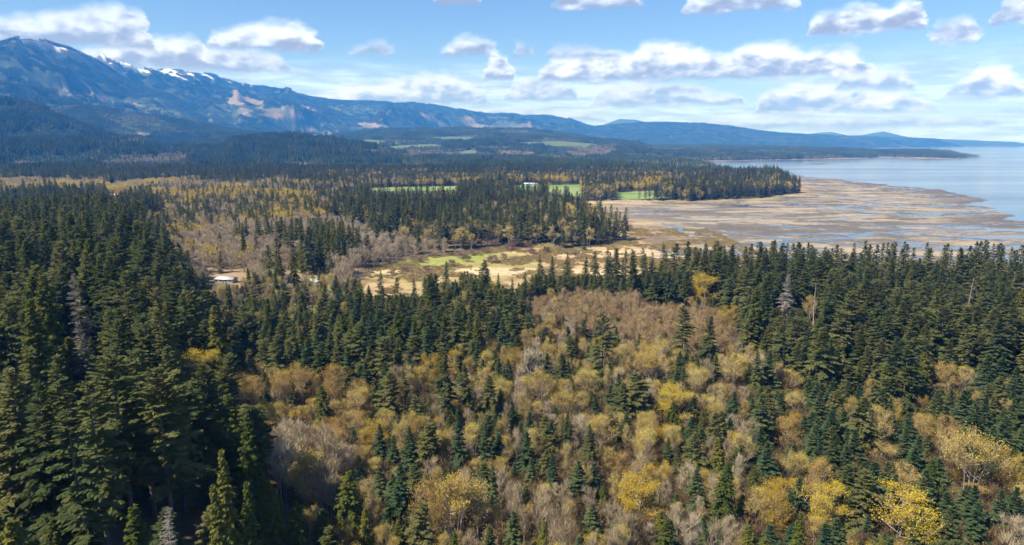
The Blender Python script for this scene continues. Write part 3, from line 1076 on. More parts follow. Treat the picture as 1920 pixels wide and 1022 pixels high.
for i in range(4):
    PATCH.setdefault('near_fir', []).append(patch_mesh('fir', 500 + i, 50, 38, 29, 0.06))
    PATCH.setdefault('near_mix', []).append(patch_mesh('mixed', 510 + i, 50, 34, 23, 0.55))
    PATCH.setdefault('near_bare', []).append(patch_mesh('bare', 520 + i, 50, 34, 18, 0.92))
    PATCH.setdefault('far_fir', []).append(patch_mesh('far_fir', 530 + i, 105, 120, 27, 0.03, 1))
    PATCH.setdefault('near_young', []).append(patch_mesh('young', 550 + i, 50, 60, 12, 0.06, 1, M['faryoung']))
    PATCH.setdefault('far_young', []).append(patch_mesh('far_young', 560 + i, 105, 170, 13, 0.03, 1, M['faryoung']))
    PATCH.setdefault('far_mix', []).append(patch_mesh('far_mixed', 540 + i, 105, 110, 22, 0.5, 1))

# ------------------------------------------------------------------ terrain sheet
GREENS = [[(690, 500), (770, 489), (850, 478), (905, 468), (945, 463), (925, 478), (880, 490), (800, 500), (730, 508)], [(860, 483), (915, 468), (940, 470), (890, 492)]]
FIELDS = [[(690, 352), (850, 349), (1000, 347), (1090, 346), (1090, 370), (1020, 358), (850, 357), (700, 359)], [(1150, 361), (1240, 357), (1246, 372), (1160, 375)],
          [(813, 257), (887, 256), (890, 266), (820, 267)], [(950, 268), (1050, 264), (1140, 272), (1100, 277), (980, 275)], [(640, 266), (700, 262), (760, 270), (690, 276)], [(700, 275), (820, 270), (840, 277), (720, 282)]]
CUTS = [[(92, 160), (120, 163), (141, 180), (106, 181)], [(154, 168), (187, 177), (214, 191), (168, 188)], [(227, 187), (250, 192), (266, 198), (236, 195)],
        [(446, 203), (482, 208), (476, 222), (448, 219)], [(500, 205), (545, 204), (579, 220), (540, 223), (492, 221)], [(467, 190), (492, 199), (503, 208), (484, 209)], [(553, 193), (575, 198), (600, 214), (580, 210)],
        [(783, 212), (815, 214), (822, 222), (795, 220)], [(866, 218), (893, 221), (890, 231), (870, 228)], [(868, 231), (905, 232), (942, 241), (880, 242)], [(952, 233), (1006, 236), (1008, 242), (960, 240)],
        [(666, 227), (700, 230), (728, 241), (680, 242)], [(820, 228), (840, 230), (850, 238), (825, 238)], [(560, 240), (590, 241), (600, 247), (565, 246)], [(255, 246), (285, 257), (260, 252)]]
BARREN = [[(757, 284), (873, 290), (870, 300), (760, 297)], [(925, 283), (1005, 285), (1000, 297), (930, 295)], [(1060, 284), (1150, 288), (1140, 298), (1070, 296)], [(0, 305), (90, 310), (170, 318), (60, 322), (0, 318)]]

MIDR_ = 2300.0
az_in = np.radians(np.arange(-43, 43.01, 0.13))
az_out = np.radians(np.concatenate([np.arange(-180, -43.5, 4.0)]))
AZ = np.concatenate([az_out, az_in, -az_out[::-1]])
RAD = np.concatenate([np.geomspace(6, 380, 46), np.geomspace(386, 1700, 210), np.geomspace(1720, 5000, 90)[0:], np.linspace(5060, 15600, 190), np.geomspace(15700, 19400, 30)])
AA, RR = np.meshgrid(AZ, RAD)
TX, TY = (np.sin(AA) * RR).ravel(), (np.cos(AA) * RR).ravel()
TZ, info = land(TX, TY, True)
qx, qy, qd = project(TX, TY, TZ)
inl, rr = info['inland'], info['r']
n_a = fbm(TX / 35, TY / 35, 201, 5)
n_b = fbm(TX / 130, TY / 130, 205, 4)
n_c = fbm(TX / 420, TY / 420, 209, 4)
n_st = fbm(TX / 260, TY / 45, 214, 4)
n_fs = fbm(TX / 62 + n_b * 3.0 + n_c * 2, TY / 21 + n_b * 3.0, 219, 5)


def lerp(a, b, t):
    return a + (np.asarray(b) - a) * t[:, None]


cov = np.tile(np.array([0.085, 0.064, 0.040]), (len(TX), 1))
cov = lerp(cov, (0.15, 0.115, 0.07), sm(n_b, .45, .65))
cov = lerp(cov, (0.16, 0.14, 0.05), sm(n_a, .55, .7) * (rr < 3000))
cov = lerp(cov, (0.050, 0.066, 0.036), sm(rr, 1800, 3500))
cov = lerp(cov, (0.13, 0.11, 0.07), sm(n_c, .55, .68) * sm(rr, 1800, 3000) * (1 - sm(rr, 5000, 7000)))
pcl = parcel(TX, TY, rr, inl, info['mz'])
pk = ((pcl == 4) & (rr > MIDR_))[:, None]
cov = np.where(pk, np.where(sm(n_c, .4, .5)[:, None] > .5, np.array([0.11, 0.14, 0.065]), np.array([0.20, 0.165, 0.12])), cov)
cov = np.where(((pcl == 3) & (rr > MIDR_))[:, None], np.array([0.07, 0.09, 0.045]), cov)
# rough clearings round the farm buildings
clr = inpoly(qx, qy, [(330, 500), (470, 505), (700, 505), (700, 580), (640, 600), (400, 600), (330, 560)])
cov = np.where(clr[:, None], lerp(lerp(cov * 0 + np.array([.235, .18, .10]), (.17, .19, .06), sm(n_a, .46, .60)), (.27, .20, .12), sm(n_b, .5, .6)), cov)
low = inl < 2
marsh = lerp(np.tile(np.array([0.36, 0.265, 0.145]), (len(TX), 1)), (0.27, 0.24, 0.085), sm(n_b, .46, .58))
marsh = lerp(marsh, (0.21, 0.145, 0.085), sm(n_a, .50, .62))
marsh = lerp(marsh, (0.46, 0.36, 0.22), sm(n_st, .58, .68))
mud = lerp(np.tile(np.array([0.15, 0.132, 0.112]), (len(TX), 1)), (0.25, 0.21, 0.155), sm(n_st, .47, .60))
mud = lerp(mud, (0.30, 0.215, 0.13), .6 * sm(n_b, .56, .70) * sm(rr, 2200, 900))
mud = lerp(mud, (0.13, 0.115, 0.095), sm(n_a, .55, .68))
mud = lerp(mud, (0.105, 0.095, 0.08), sm(n_fs, .50, .60) * .75)
mud = lerp(mud, (0.34, 0.285, 0.20), sm(n_fs, .46, .36) * .7)
seaw = np.clip(sm(TX, 90, 260) + sm(n_b, .5, .6) * .35 * (TX > 60), 0, 1)
seaw = seaw * (1 - 0.75 * sm(inl, -45, -5))
lowc = marsh * (1 - seaw[:, None]) + mud * seaw[:, None]
ht = sm(TZ, 0.05, 0.5)
lowc = lerp(lowc, (0.10, 0.085, 0.07), (1 - ht) * 0.75)
lowc = lerp(lowc, (0.10, 0.09, 0.08), sm(info['sea'], -150, -10) * sm(n_st, .38, .52) * .9)
for pg in GREENS:
    k = inpoly(qx, qy, pg) & low
    lowc = np.where(k[:, None], lerp(lowc, (0.19, 0.28, 0.05), 0.3 + 0.55 * sm(n_a, .38, .58)), lowc)
cov = np.where(low[:, None], lowc, cov)
is_field = np.zeros(len(TX), bool)
for pg in FIELDS:
    is_field |= inpoly(qx, qy, pg) & ~low
cov = np.where(is_field[:, None], lerp(lerp(np.tile(np.array([0.13, 0.21, 0.055]), (len(TX), 1)), (0.19, 0.25, 0.09), sm(n_b, .4, .6)), (0.10, 0.135, 0.06), sm(rr, 2500, 4000)), cov)
is_cut = np.zeros(len(TX), bool)
wob = (n_c - .5) * 14, (fbm(TX / 300, TY / 300, 77, 3) - .5) * 8
for pg in CUTS:
    is_cut |= inpoly(qx + wob[0], qy + wob[1], pg) & (rr > 3000)
cov = np.where(is_cut[:, None], lerp(np.tile(np.array([0.22, 0.165, 0.135]), (len(TX), 1)), (0.12, 0.12, 0.075), sm(n_b, .42, .56)), cov)
is_bar = np.zeros(len(TX), bool)
for pg in BARREN:
    is_bar |= inpoly(qx + wob[0], qy + wob[1] * .5, pg)
cov = np.where(is_bar[:, None], np.array([0.30, 0.22, 0.16]), cov)
# rock and snow high up
cov = lerp(cov, (0.10, 0.10, 0.105), sm(TZ, 900, 1150) * sm(n_b, .40, .60))
sn = ridged(TX / 240, TY / 240, 301, 6)
sn = sn * .55 + .45 * ridged(TX / 110, TY / 110, 331, 4)
snow = sm(sn + (TZ - 1180) / 1500.0 + 0.05 * sm(rr, 10500, 11800), .70, .74) * sm(TZ, 860, 990)
is_snow = snow > 0.5
cov = lerp(cov, (0.82, 0.83, 0.86), snow)
wet = np.where(low, np.clip((1 - ht) * 0.8 + seaw * 0.10 + seaw * sm(n_fs, .55, .62) * .9 * sm(n_b, .40, .55), 0, 1.15), 0.0)

na, nr = len(AZ), len(RAD)
ii, jj = np.meshgrid(np.arange(nr - 1), np.arange(na - 1), indexing='ij')
Q = np.stack([ii * na + jj, ii * na + jj + 1, (ii + 1) * na + jj + 1, (ii + 1) * na + jj], -1).reshape(-1, 4)[:, ::-1]


def ground_material():
    mt, N, L = new_mat('ground')
    at = N.new('ShaderNodeAttribute')
    at.attribute_name = 'cover'
    aw = N.new('ShaderNodeAttribute')
    aw.attribute_name = 'wet'
    geo = N.new('ShaderNodeNewGeometry')
    mp = N.new('ShaderNodeMapping')
    mp.inputs['Scale'].default_value = (0.16, 0.16, 0.16)
    L.new(geo.outputs['Position'], mp.inputs[0])
    nz = N.new('ShaderNodeTexNoise')
    nz.inputs['Scale'].default_value = 1.0
    nz.inputs['Detail'].default_value = 6
    nz.inputs['Roughness'].default_value = 0.7
    L.new(mp.outputs[0], nz.inputs['Vector'])
    mr = N.new('ShaderNodeMapRange')
    mr.inputs[1].default_value = 0.3
    mr.inputs[2].default_value = 0.7
    mr.inputs[3].default_value = 0.72
    mr.inputs[4].default_value = 1.28
    L.new(nz.outputs['Fac'], mr.inputs[0])
    mu = N.new('ShaderNodeVectorMath')
    mu.operation = 'SCALE'
    L.new(at.outputs['Color'], mu.inputs[0])
    L.new(mr.outputs[0], mu.inputs['Scale'])
    b = N.new('ShaderNodeBsdfPrincipled')
    L.new(mu.outputs[0], b.inputs['Base Color'])
    ro = N.new('ShaderNodeMapRange')
    ro.inputs[3].default_value = 0.95
    ro.inputs[4].default_value = 0.16
    L.new(aw.outputs['Fac'], ro.inputs[0])
    L.new(ro.outputs[0], b.inputs['Roughness'])
    sp = N.new('ShaderNodeMapRange')
    sp.inputs[3].default_value = 0.1
    sp.inputs[4].default_value = 0.5
    L.new(aw.outputs['Fac'], sp.inputs[0])
    L.new(sp.outputs[0], b.inputs['Specular IOR Level'])
    bp = N.new('ShaderNodeBump')
    bp.inputs['Strength'].default_value = 0.35
    bp.inputs['Distance'].default_value = 0.4
    L.new(nz.outputs['Fac'], bp.inputs['Height'])
    L.new(bp.outputs[0], b.inputs['Normal'])
    o = N.new('ShaderNodeOutputMaterial')
    L.new(b.outputs[0], o.inputs[0])
    return mt


M['ground'] = ground_material()
me = mesh_np('ground', np.stack([TX, TY, TZ], 1), quads=Q, mats=[M['ground']], smooth=True)
ca = me.attributes.new('cover', 'FLOAT_COLOR', 'POINT')
ca.data.foreach_set('color', np.concatenate([np.clip(cov, 0, 1), np.ones((len(TX), 1))], 1).astype(np.float32).ravel())
wa = me.attributes.new('wet', 'FLOAT', 'POINT')
wa.data.foreach_set('value', wet.astype(np.float32))
ground = link('ground', me)
tag(ground, 'wooded coastal plain rising to snowy mountains, with marsh and tidal flats', 'terrain', kind='structure')


def water_material():
    mt, N, L = new_mat('sea_water')
    geo = N.new('ShaderNodeNewGeometry')
    mp = N.new('ShaderNodeMapping')
    mp.inputs['Scale'].default_value = (0.06, 0.11, 0.1)
    L.new(geo.outputs['Position'], mp.inputs[0])
    nz = N.new('ShaderNodeTexNoise')
    nz.inputs['Scale'].default_value = 1.0
    nz.inputs['Detail'].default_value = 5
    L.new(mp.outputs[0], nz.inputs['Vector'])
    mp2 = N.new('ShaderNodeMapping')
    mp2.inputs['Scale'].default_value = (0.0008, 0.004, 0.1)
    L.new(geo.outputs['Position'], mp2.inputs[0])
    n2 = N.new('ShaderNodeTexNoise')
    n2.inputs['Scale'].default_value = 1.0
    n2.inputs['Detail'].default_value = 4
    L.new(mp2.outputs[0], n2.inputs['Vector'])
    mr = N.new('ShaderNodeMapRange')
    mr.inputs[1].default_value = 0.35
    mr.inputs[2].default_value = 0.65
    mr.inputs[3].default_value = 0.09
    mr.inputs[4].default_value = 0.20
    L.new(n2.outputs['Fac'], mr.inputs[0])
    b = N.new('ShaderNodeBsdfPrincipled')
    b.inputs['Base Color'].default_value = (0.055, 0.085, 0.135, 1)
    b.inputs['IOR'].default_value = 1.33
    L.new(mr.outputs[0], b.inputs['Roughness'])
    bp = N.new('ShaderNodeBump')
    bp.inputs['Strength'].default_value = 0.12
    bp.inputs['Distance'].default_value = 0.2
    L.new(nz.outputs['Fac'], bp.inputs['Height'])
    L.new(bp.outputs[0], b.inputs['Normal'])
    o = N.new('ShaderNodeOutputMaterial')
    L.new(b.outputs[0], o.inputs[0])
    return mt


M['water'] = water_material()
wz = 0.0
wm = mesh_np('sea_water', [(-19000, -19000, wz), (19500, -19000, wz), (19500, 19400, wz), (-19000, 19400, wz)], quads=[(0, 1, 2, 3)], mats=[M['water']])
tag(link('sea_water', wm), 'calm blue sea and tidal channels at low tide', 'water', kind='structure')

# ------------------------------------------------------------------ where the trees stand
# landmark trees: kind, top x, top y, (ground y or None), height m or None, crown width px or None, phrase
LM = [
    ('fir', 1132, 588, 735, None, 62, 'the tall black-green fir towering over the yellow alders'),
    ('fir', 1283, 574, 690, None, 52, 'the broad open-branched fir beside the reddish saplings'),
    ('fir', 1335, 592, 696, None, 48, None),
    ('fir', 1423, 655, 755, None, 50, None), ('fir', 1191, 699, 800, None, 78, 'the wide dark fir above the domed yellow maple'), ('fir', 1170, 718, 800, None, 50, None),
    ('fir', 1069, 629, 695, None, 36, None), ('fir', 1055, 662, 735, None, 38, None), ('spruce', 1055, 588, 624, None, 14, 'the lone slim spire among yellow alders'),
    ('fir', 1096, 600, 650, None, 30, None), ('spruce', 1117, 745, 792, None, 34, None),
    ('fir', 1061, 770, 860, None, 40, None), ('fir', 1034, 786, 866, None, 44, None), ('fir', 1107, 795, 895, None, 46, None),
    ('spruce', 997, 856, 930, None, 36, None), ('spruce', 1036, 848, 930, None, 36, None), ('spruce', 964, 868, 915, None, 34, None),
    ('maple', 1207, 892, 985, None, 100, 'the bright golden maple in full bloom'),
    ('maple', 1272, 722, 805, None, 84, 'the domed yellow maple behind an olive cedar'),
    ('cedar', 1261, 753, 812, None, 44, 'the olive cedar against the domed yellow maple'), ('cedar', 1318, 765, 820, None, 20, None),
    ('spruce', 1253, 820, 882, None, 36, None), ('spruce', 1272, 840, 888, None, 26, None),
    ('cedar', 1348, 820, 912, None, 46, None), ('cedar', 1362, 865, 1010, None, 66, 'the big drooping olive cedar with bare brown limbs'),
    ('cedar', 1133, 910, 958, None, 32, None), ('cedar', 1418, 880, 948, None, 44, None),
    ('alder', 1135, 786, 858, None, 72, 'the pale yellow upright alder'), ('alder', 1063, 730, 798, None, 56, None), ('alder', 1015, 700, 775, None, 50, None),
    ('orangemaple', 1162, 853, 905, None, 82, 'the rusty orange maple dome'),
    ('alder', 1225, 660, 735, None, 100, 'the wide tan alder with white limbs'), ('barealder', 997, 656, 728, None, 52, None),
    ('alder', 1430, 925, 1010, None, 70, None), ('alder', 1100, 690, 750, None, 50, None), ('alder', 1370, 668, 740, None, 60, None), ('alder', 1310, 690, 760, None, 44, None),
    ('spruce', 548, 716, 780, None, 32, 'the small green cone of a young spruce among orange alders'), ('spruce', 497, 714, 780, None, 28, None),
    ('cedar', 604, 722, 812, None, 48, 'the plump olive cedar standing alone in alder brush'),
    ('fir', 728, 699, 800, None, 62, None), ('fir', 831, 652, 820, None, 52, 'the tall narrow fir rising from yellow alders'), ('fir', 876, 683, 792, None, 40, None), ('fir', 920, 703, 806, None, 44, None),
    ('spruce', 711, 796, 885, None, 44, None), ('spruce', 765, 800, 902, None, 50, None), ('spruce', 735, 815, 900, None, 40, None), ('spruce', 860, 765, 895, None, 46, None), ('spruce', 905, 790, 890, None, 44, None),
    ('cedar', 653, 882, 1020, None, 74, 'the sunlit yellow-green cedar with a pointed crown'), ('cedar', 686, 950, 1060, None, 46, None),
    ('cedar', 509, 903, 1060, None, 66, None), ('cedar', 558, 952, 1080, None, 54, None),
    ('spruce', 744, 866, 1000, None, 62, None), ('spruce', 839, 868, 925, None, 24, None), ('spruce', 674, 850, 922, None, 36, None), ('spruce', 664, 800, 850, None, 26, None),
    ('fir', 786, 945, 1070, None, 70, None), ('spruce', 928, 868, 978, None, 34, None), ('fir', 914, 985, 1090, None, 60, None), ('spruce', 960, 955, 1050, None, 50, None),
    ('barealder', 545, 790, 900, None, 70, 'the silvery leafless alder thicket'), ('barealder', 590, 800, 915, None, 66, None), ('barealder', 620, 810, 930, None, 60, None), ('barealder', 525, 830, 950, None, 60, None), ('alder', 570, 850, 975, None, 74, None),
    ('barealder', 610, 870, 990, None, 60, None),
    ('orangemaple', 800, 900, 1040, None, 70, None), ('alder', 850, 895, 1040, None, 90, 'the fan of tan stems tipped with orange'), ('alder', 895, 890, 1020, None, 60, None),
    ('orangemaple', 565, 690, 770, None, 60, None), ('orangemaple', 625, 686, 775, None, 64, None), ('alder', 665, 730, 790, None, 50, None), ('orangemaple', 520, 700, 780, None, 50, None), ('orangemaple', 475, 706, 780, None, 44, None),
    ('maple', 805, 662, 740, None, 50, None), ('maple', 850, 655, 720, None, 50, None), ('alder', 790, 690, 760, None, 40, None), ('maple', 560, 772, 810, None, 46, None),
    ('maple', 1690, 924, 1030, None, 150, 'the broad yellow maple dome'), ('maple', 1540, 904, 1000, None, 96, 'the ragged yellow maple with a bare brown patch'), ('alder', 1832, 806, 935, None, 100, 'the tall tan alder grove tipped with orange'),
    ('orangemaple', 1780, 806, 880, None, 54, None), ('maple', 1902, 848, 940, None, 60, None), ('alder', 1483, 697, 745, None, 52, None), ('alder', 1494, 735, 785, None, 36, None), ('orangemaple', 1480, 785, 850, None, 60, None),
    ('orangemaple', 1785, 684, 750, None, 44, None), ('alder', 1815, 690, 745, None, 36, None), ('alder', 1490, 845, 915, None, 50, None), ('maple', 1455, 915, 1010, None, 70, None), ('barealder', 1905, 972, 1060, None, 60, None),
    ('orangemaple', 1660, 830, 880, None, 70, None), ('maple', 1730, 740, 790, None, 28, None), ('orangemaple', 1780, 782, 830, None, 50, None),
    ('spruce', 1842, 860, 930, None, 34, None), ('spruce', 1626, 966, 1030, None, 40, None), ('spruce', 1725, 955, 1050, None, 56, None), ('spruce', 1880, 918, 1010, None, 62, None), ('spruce', 1780, 950, 1040, None, 54, None),
    ('fir', 1705, 650, None, 30, 66, None), ('cedar', 1500, 960, 1080, None, 44, None),
    ('deadfir', 1477, 514, None, 30, 40, 'the silver-brown dead fir in the dark stand'),
    ('snag', 1533, 530, None, 28, None, 'the bleached bare snag standing above the firs'), ('snag', 1824, 520, None, 26, None, 'the grey snag near the shoreward firs'),
        ('maple', 1325, 514, None, 22, 62, 'the yellow maple wedged in the dark fir stand'), ('maple', 1372, 572, None, 17, 36, None), ('orangemaple', 1522, 556, None, 18, 26, None),
    ('deadfir', 140, 513, None, 36, 62, 'the silver dead fir on the dark bank'), ('deadfir', 152, 604, None, 32, 60, 'the pale grey dying fir below the silver one'),
    ('deadfir', 316, 948, None, 30, 86, 'the whitish dead treetop at the foot of the big firs'),
    ('maple', 372, 652, None, 19, 80, 'the yellow maple crown peering over the dark bank'),
    ('fir', 74, 722, None, 40, 150, None), ('fir', 215, 664, None, 44, 130, 'the hulking olive-black fir on the dark bank'), ('fir', 165, 712, None, 42, 120, None), ('fir', 297, 694, None, 42, 120, None), ('fir', 314, 648, None, 42, 110, None), ('fir', 256, 655, None, 42, 110, None),
    ('fir', 374, 684, None, 38, 110, None), ('cedar', 450, 765, None, 34, 80, None), ('cedar', 413, 842, None, 34, 80, None), ('cedar', 417, 900, None, 32, 80, None), ('cedar', 456, 908, None, 32, 84, None), ('fir', 20, 690, None, 42, 130, None),
    ('fir', 130, 770, None, 40, 120, None),
    # open conifers along the marsh edge
    ('fir', 715, 508, 572, None, 30, 'the dark fir alone against the pale marsh'), ('fir', 836, 490, 545, None, 24, 'the open fir at the edge of the green meadow'), ('fir', 1012, 478, 530, None, 26, None), ('fir', 1035, 480, 530, None, 22, None), ('fir', 1063, 474, 535, None, 28, None),
    ('fir', 1098, 482, 530, None, 22, None), ('fir', 1115, 472, 532, None, 24, None), ('fir', 1140, 480, 530, None, 22, None), ('fir', 985, 508, 540, None, 16, None), ('fir', 1168, 485, 530, None, 20, None), ('fir', 1211, 476, 530, None, 28, None), ('fir', 1245, 458, None, 32, 40, None), ('fir', 1270, 457, None, 32, 40, None),
    ('fir', 935, 512, 545, None, 14, None), ('fir', 960, 520, 550, None, 14, None), ('fir', 744, 520, 565, None, 20, None), ('fir', 775, 522, 570, None, 22, None),
    # tall olive firs by the pale alder band
    ('fir', 540, 422, 500, None, 36, None), ('fir', 575, 424, 505, None, 34, None), ('fir', 595, 440, 510, None, 30, None), ('fir', 620, 470, 530, None, 22, None), ('fir', 480, 438, 490, None, 22, None), ('fir', 410, 435, 480, None, 24, None), ('cedar', 455, 430, 500, None, 22, None), ('fir', 340, 440, 470, None, 16, None),
    ('fir', 374, 430, 470, None, 18, None), ('fir', 655, 420, 500, None, 26, None), ('fir', 690, 440, 490, None, 24, None), ('maple', 345, 466, 502, None, 26, None), ('fir', 380, 508, 560, None, 24, None), ('fir', 478, 510, 580, None, 40, None), ('fir', 425, 530, 590, None, 30, None), ('cedar', 565, 545, 600, None, 34, None),
]

# zones by the survey picture: polygon, {kind: weight}, spacing factor, (height lo, hi)
Z = [
    ('edge', [(972, 506), (1265, 496), (1265, 530), (972, 540)], dict(fir=.9, cedar=.1), .75, (20, 31)),
    ('bank', [(-900, 372), (285, 372), (296, 450), (335, 540), (415, 640), (450, 720), (520, 860), (600, 1022), (660, 1500), (-900, 1500)], dict(fir=.86, cedar=.14), .95, (26, 44)),
    ('cedars', [(450, 860), (700, 900), (760, 1500), (500, 1500)], dict(cedar=.5, fir=.2, alder=.3), 1.0, (16, 26)),
    ('belt', [(335, 548), (480, 562), (690, 558), (720, 530), (820, 515), (960, 512), (990, 545), (960, 610), (900, 650), (780, 655), (700, 692), (460, 692), (415, 640)], dict(fir=.5, spruce=.36, cedar=.06, alder=.08), .85, (18, 30)),
    ('saplings', [(975, 548), (1100, 530), (1190, 535), (1210, 560), (1370, 575), (1390, 650), (1250, 655), (1150, 600), (1000, 600)], dict(sapling=.88, fir=.03, alder=.09), .95, (8, 13)),
    ('orange', [(440, 692), (700, 692), (700, 770), (640, 795), (460, 800)], dict(orangemaple=.45, alder=.5, spruce=.05), .9, (12, 17)),
    ('thicket', [(480, 790), (660, 790), (665, 930), (600, 1000), (540, 960), (500, 870)], dict(barealder=.7, alder=.3), .85, (12, 17)),
    ('rightstand', [(1185, 470), (1300, 445), (2600, 445), (2600, 700), (1920, 700), (1500, 720), (1420, 660), (1385, 575), (1200, 535)], dict(fir=.92, cedar=.05, orangemaple=.03), .85, (22, 38)),
    ('bottombare', [(900, 890), (1020, 870), (1180, 930), (1320, 900), (1400, 960), (1400, 1500), (900, 1500)], dict(barealder=.38, sapling=.12, alder=.20, cedar=.13, spruce=.17), 1.0, (10, 17)),
    ('slope', [(1400, 700), (1500, 715), (2600, 690), (2600, 1500), (1400, 1500)], dict(spruce=.66, fir=.17, alder=.05, orangemaple=.05, maple=.02, cedar=.05), .8, (15, 26)),
    ('yellows', [(1150, 590), (1400, 640), (1500, 715), (1420, 860), (1180, 880), (1000, 780), (960, 660), (1050, 600)], dict(alder=.30, maple=.07, barealder=.15, fir=.22, spruce=.25, orangemaple=.01), 1.0, (12, 18)),
    ('mixed', [(660, 640), (1000, 590), (1200, 760), (1250, 900), (900, 940), (660, 960)], dict(spruce=.46, fir=.24, alder=.16, barealder=.07, orangemaple=.03, maple=.04), .9, (13, 24)),
    ('bottom', [(600, 880), (1920, 880), (1920, 1500), (600, 1500)], dict(alder=.4, cedar=.15, spruce=.2, barealder=.25), .9, (12, 19)),
    # middle distance
    ('peninsula', [(640, 362), (760, 352), (900, 345), (1000, 352), (1060, 372), (1085, 392), (1140, 420), (1155, 440), (1090, 456), (1000, 452), (900, 444), (780, 432), (700, 424), (640, 404)], dict(fir=.64, alder=.16, barealder=.12, orangemaple=.08), .8, (18, 42)),
    ('olives', [(515, 425), (600, 425), (640, 470), (600, 520), (530, 500)], dict(cedar=.5, fir=.35, barealder=.15), .9, (26, 36)),
    ('palealder', [(296, 432), (480, 410), (640, 405), (780, 432), (900, 446), (975, 458), (850, 474), (760, 484), (690, 504), (640, 510), (340, 510), (300, 480)], dict(barealder=.80, fir=.07, alder=.08, maple=.05), .8, (15, 20)),
    ('farm', [(330, 508), (700, 505), (700, 570), (335, 560)], dict(barealder=.3, alder=.2, fir=.3, cedar=.2, none=1.2), 1.1, (12, 24)),
    ('goldmix', [(285, 362), (500, 348), (640, 345), (640, 405), (480, 412), (296, 432)], dict(maple=.36, orangemaple=.12, fir=.30, barealder=.22), .85, (16, 30)),
    ('goldband', [(-900, 338), (200, 336), (500, 338), (640, 342), (500, 352), (290, 374), (-900, 374)], dict(maple=.38, orangemaple=.22, barealder=.22, fir=.18), .85, (17, 24)),
    ('fieldgold', [(640, 322), (1000, 322), (1340, 316), (1400, 324), (1300, 345), (1090, 341), (850, 344), (640, 346)], dict(orangemaple=.34, maple=.16, fir=.38, barealder=.12), .9, (18, 30)),
    ('darkband', [(-900, 285), (200, 287), (640, 292), (1000, 296), (1345, 303), (1345, 317), (1000, 324), (640, 326), (500, 340), (-900, 340)], dict(fir=.80, orangemaple=.11, barealder=.09), .8, (18, 38)),
    ('point', [(1075, 338), (1340, 316), (1440, 320), (1480, 342), (1490, 365), (1400, 374), (1180, 380), (1075, 380)], dict(fir=.62, orangemaple=.25, alder=.13), .8, (22, 36)),
]


def waver(x, y):
    a = 0.13 * np.hypot(x, y) * np.clip(np.hypot(x, y) / 500.0, .5, 1.6)
    return x + (fbm(x / 70, y / 70, 801, 4) - .5) * a * .9, y + (fbm(x / 70, y / 70, 811, 4) - .5) * a * 2.0


def zone_at(px, py):
    out = np.full(np.shape(px), -1)
    for i in range(len(Z) - 1, -1, -1):
        out[inpoly(px, py, Z[i][1])] = i
    return out


RADIUS = dict(fir=4.4, spruce=3.6, cedar=3.0, maple=4.2, orangemaple=3.8, alder=3.2, barealder=3.1, sapling=2.1, deadfir=3.2, snag=1.2)
trees = []            # dict(kind, x, y, z, H, R, lm)
for (kd, tx, ty, yb, H, wpx, phr) in LM:
    if yb is not None:
        g0 = px_ground(tx, yb, 8.0)
        for _ in range(3):
            zg = float(land(np.array([g0[0]]), np.array([g0[1]]))[0])
            g0 = px_ground(tx, yb, zg)
        d = px_dir(tx, ty)
        H = CAM_Z + d[2] * (g0[1] / d[1]) - zg
        x, y = g0
        x = d[0] * (y / d[1])
    else:
        d = px_dir(tx, ty)
        zg = 10.0
        for _ in range(6):
            k = (zg + H - CAM_Z) / d[2]
            x, y = d[0] * k, d[1] * k
            zg = float(land(np.array([x]), np.array([y]))[0])
    H = float(np.clip(H, 5, 48))
    dep = project(x, y, zg + H / 2)[2]
    var = KIND[kd]
    vi = int(RNG.integers(len(var)))
    if wpx:
        want = (wpx / 2.0) * dep / FPX / H
        vi = min(range(len(var)), key=lambda q: abs(math.log(var[q][4] / var[q][3] / want)) + 0.12 * RNG.random())
        if kd in ('alder', 'barealder', 'orangemaple', 'maple') and want > 1.45 * var[vi][4] / var[vi][3]:
            wpx = wpx * 1.45 * var[vi][4] / var[vi][3] / want
    R = (wpx / 2.0) * dep / FPX * 1.05 if wpx else var[vi][4] * H / var[vi][3]
    trees.append(dict(kind=kd, x=float(x), y=float(y), z=zg, H=H, R=float(R), lm=True, phrase=phr, vi=int(vi), dep=float(dep)))
N_LM = len(trees)

# pixel boxes of landmarks (upper part) that must stay in view
lmbox = []
for t in trees:
    px, py, dp = project(t['x'], t['y'], t['z'] + t['H'])
    bx, by, _ = project(t['x'], t['y'], t['z'] + t['H'] * 0.30)
    hw = FPX * t['R'] / t['dep'] * 0.75
    lmbox.append((float(px) - hw, float(py), float(px) + hw, float(by), t['dep']))
VIEWS = [(398, 519, 446, 533, 500), (538, 518, 566, 532, 500), (578, 520, 602, 531, 500), (208, 365, 232, 373, 1200), (974, 341, 1012, 350, 1500), (700, 351, 850, 358, 2000), (1034, 347, 1082, 360, 2000)]
for (a, b, c, d, dd) in VIEWS:
    lmbox.append((a, b, c, d, dd))
lmbox = np.array(lmbox)

# near woodland: scattered individuals
NEAR = 520.0
gx, gy = np.meshgrid(np.arange(-470, 470, 3.4), np.arange(88, 530, 3.4))
gx = (gx + RNG.uniform(-1.7, 1.7, gx.shape)).ravel()
gy = (gy + RNG.uniform(-1.7, 1.7, gy.shape)).ravel()
ok = (np.abs(np.arctan2(gx, gy)) < R_(48)) & (np.hypot(gx, gy) < NEAR)
gx, gy = gx[ok], gy[ok]
gz, ginf = land(gx, gy, True)
ok = ginf['inland'] > 3
gx, gy, gz = gx[ok], gy[ok], gz[ok]
wx_, wy_ = waver(gx, gy)
zx, zy, _ = project(wx_, wy_, gz + 13.0)
zn = zone_at(zx, zy)
perm = RNG.permutation(len(gx))
CELL = 9.0
grid = {}


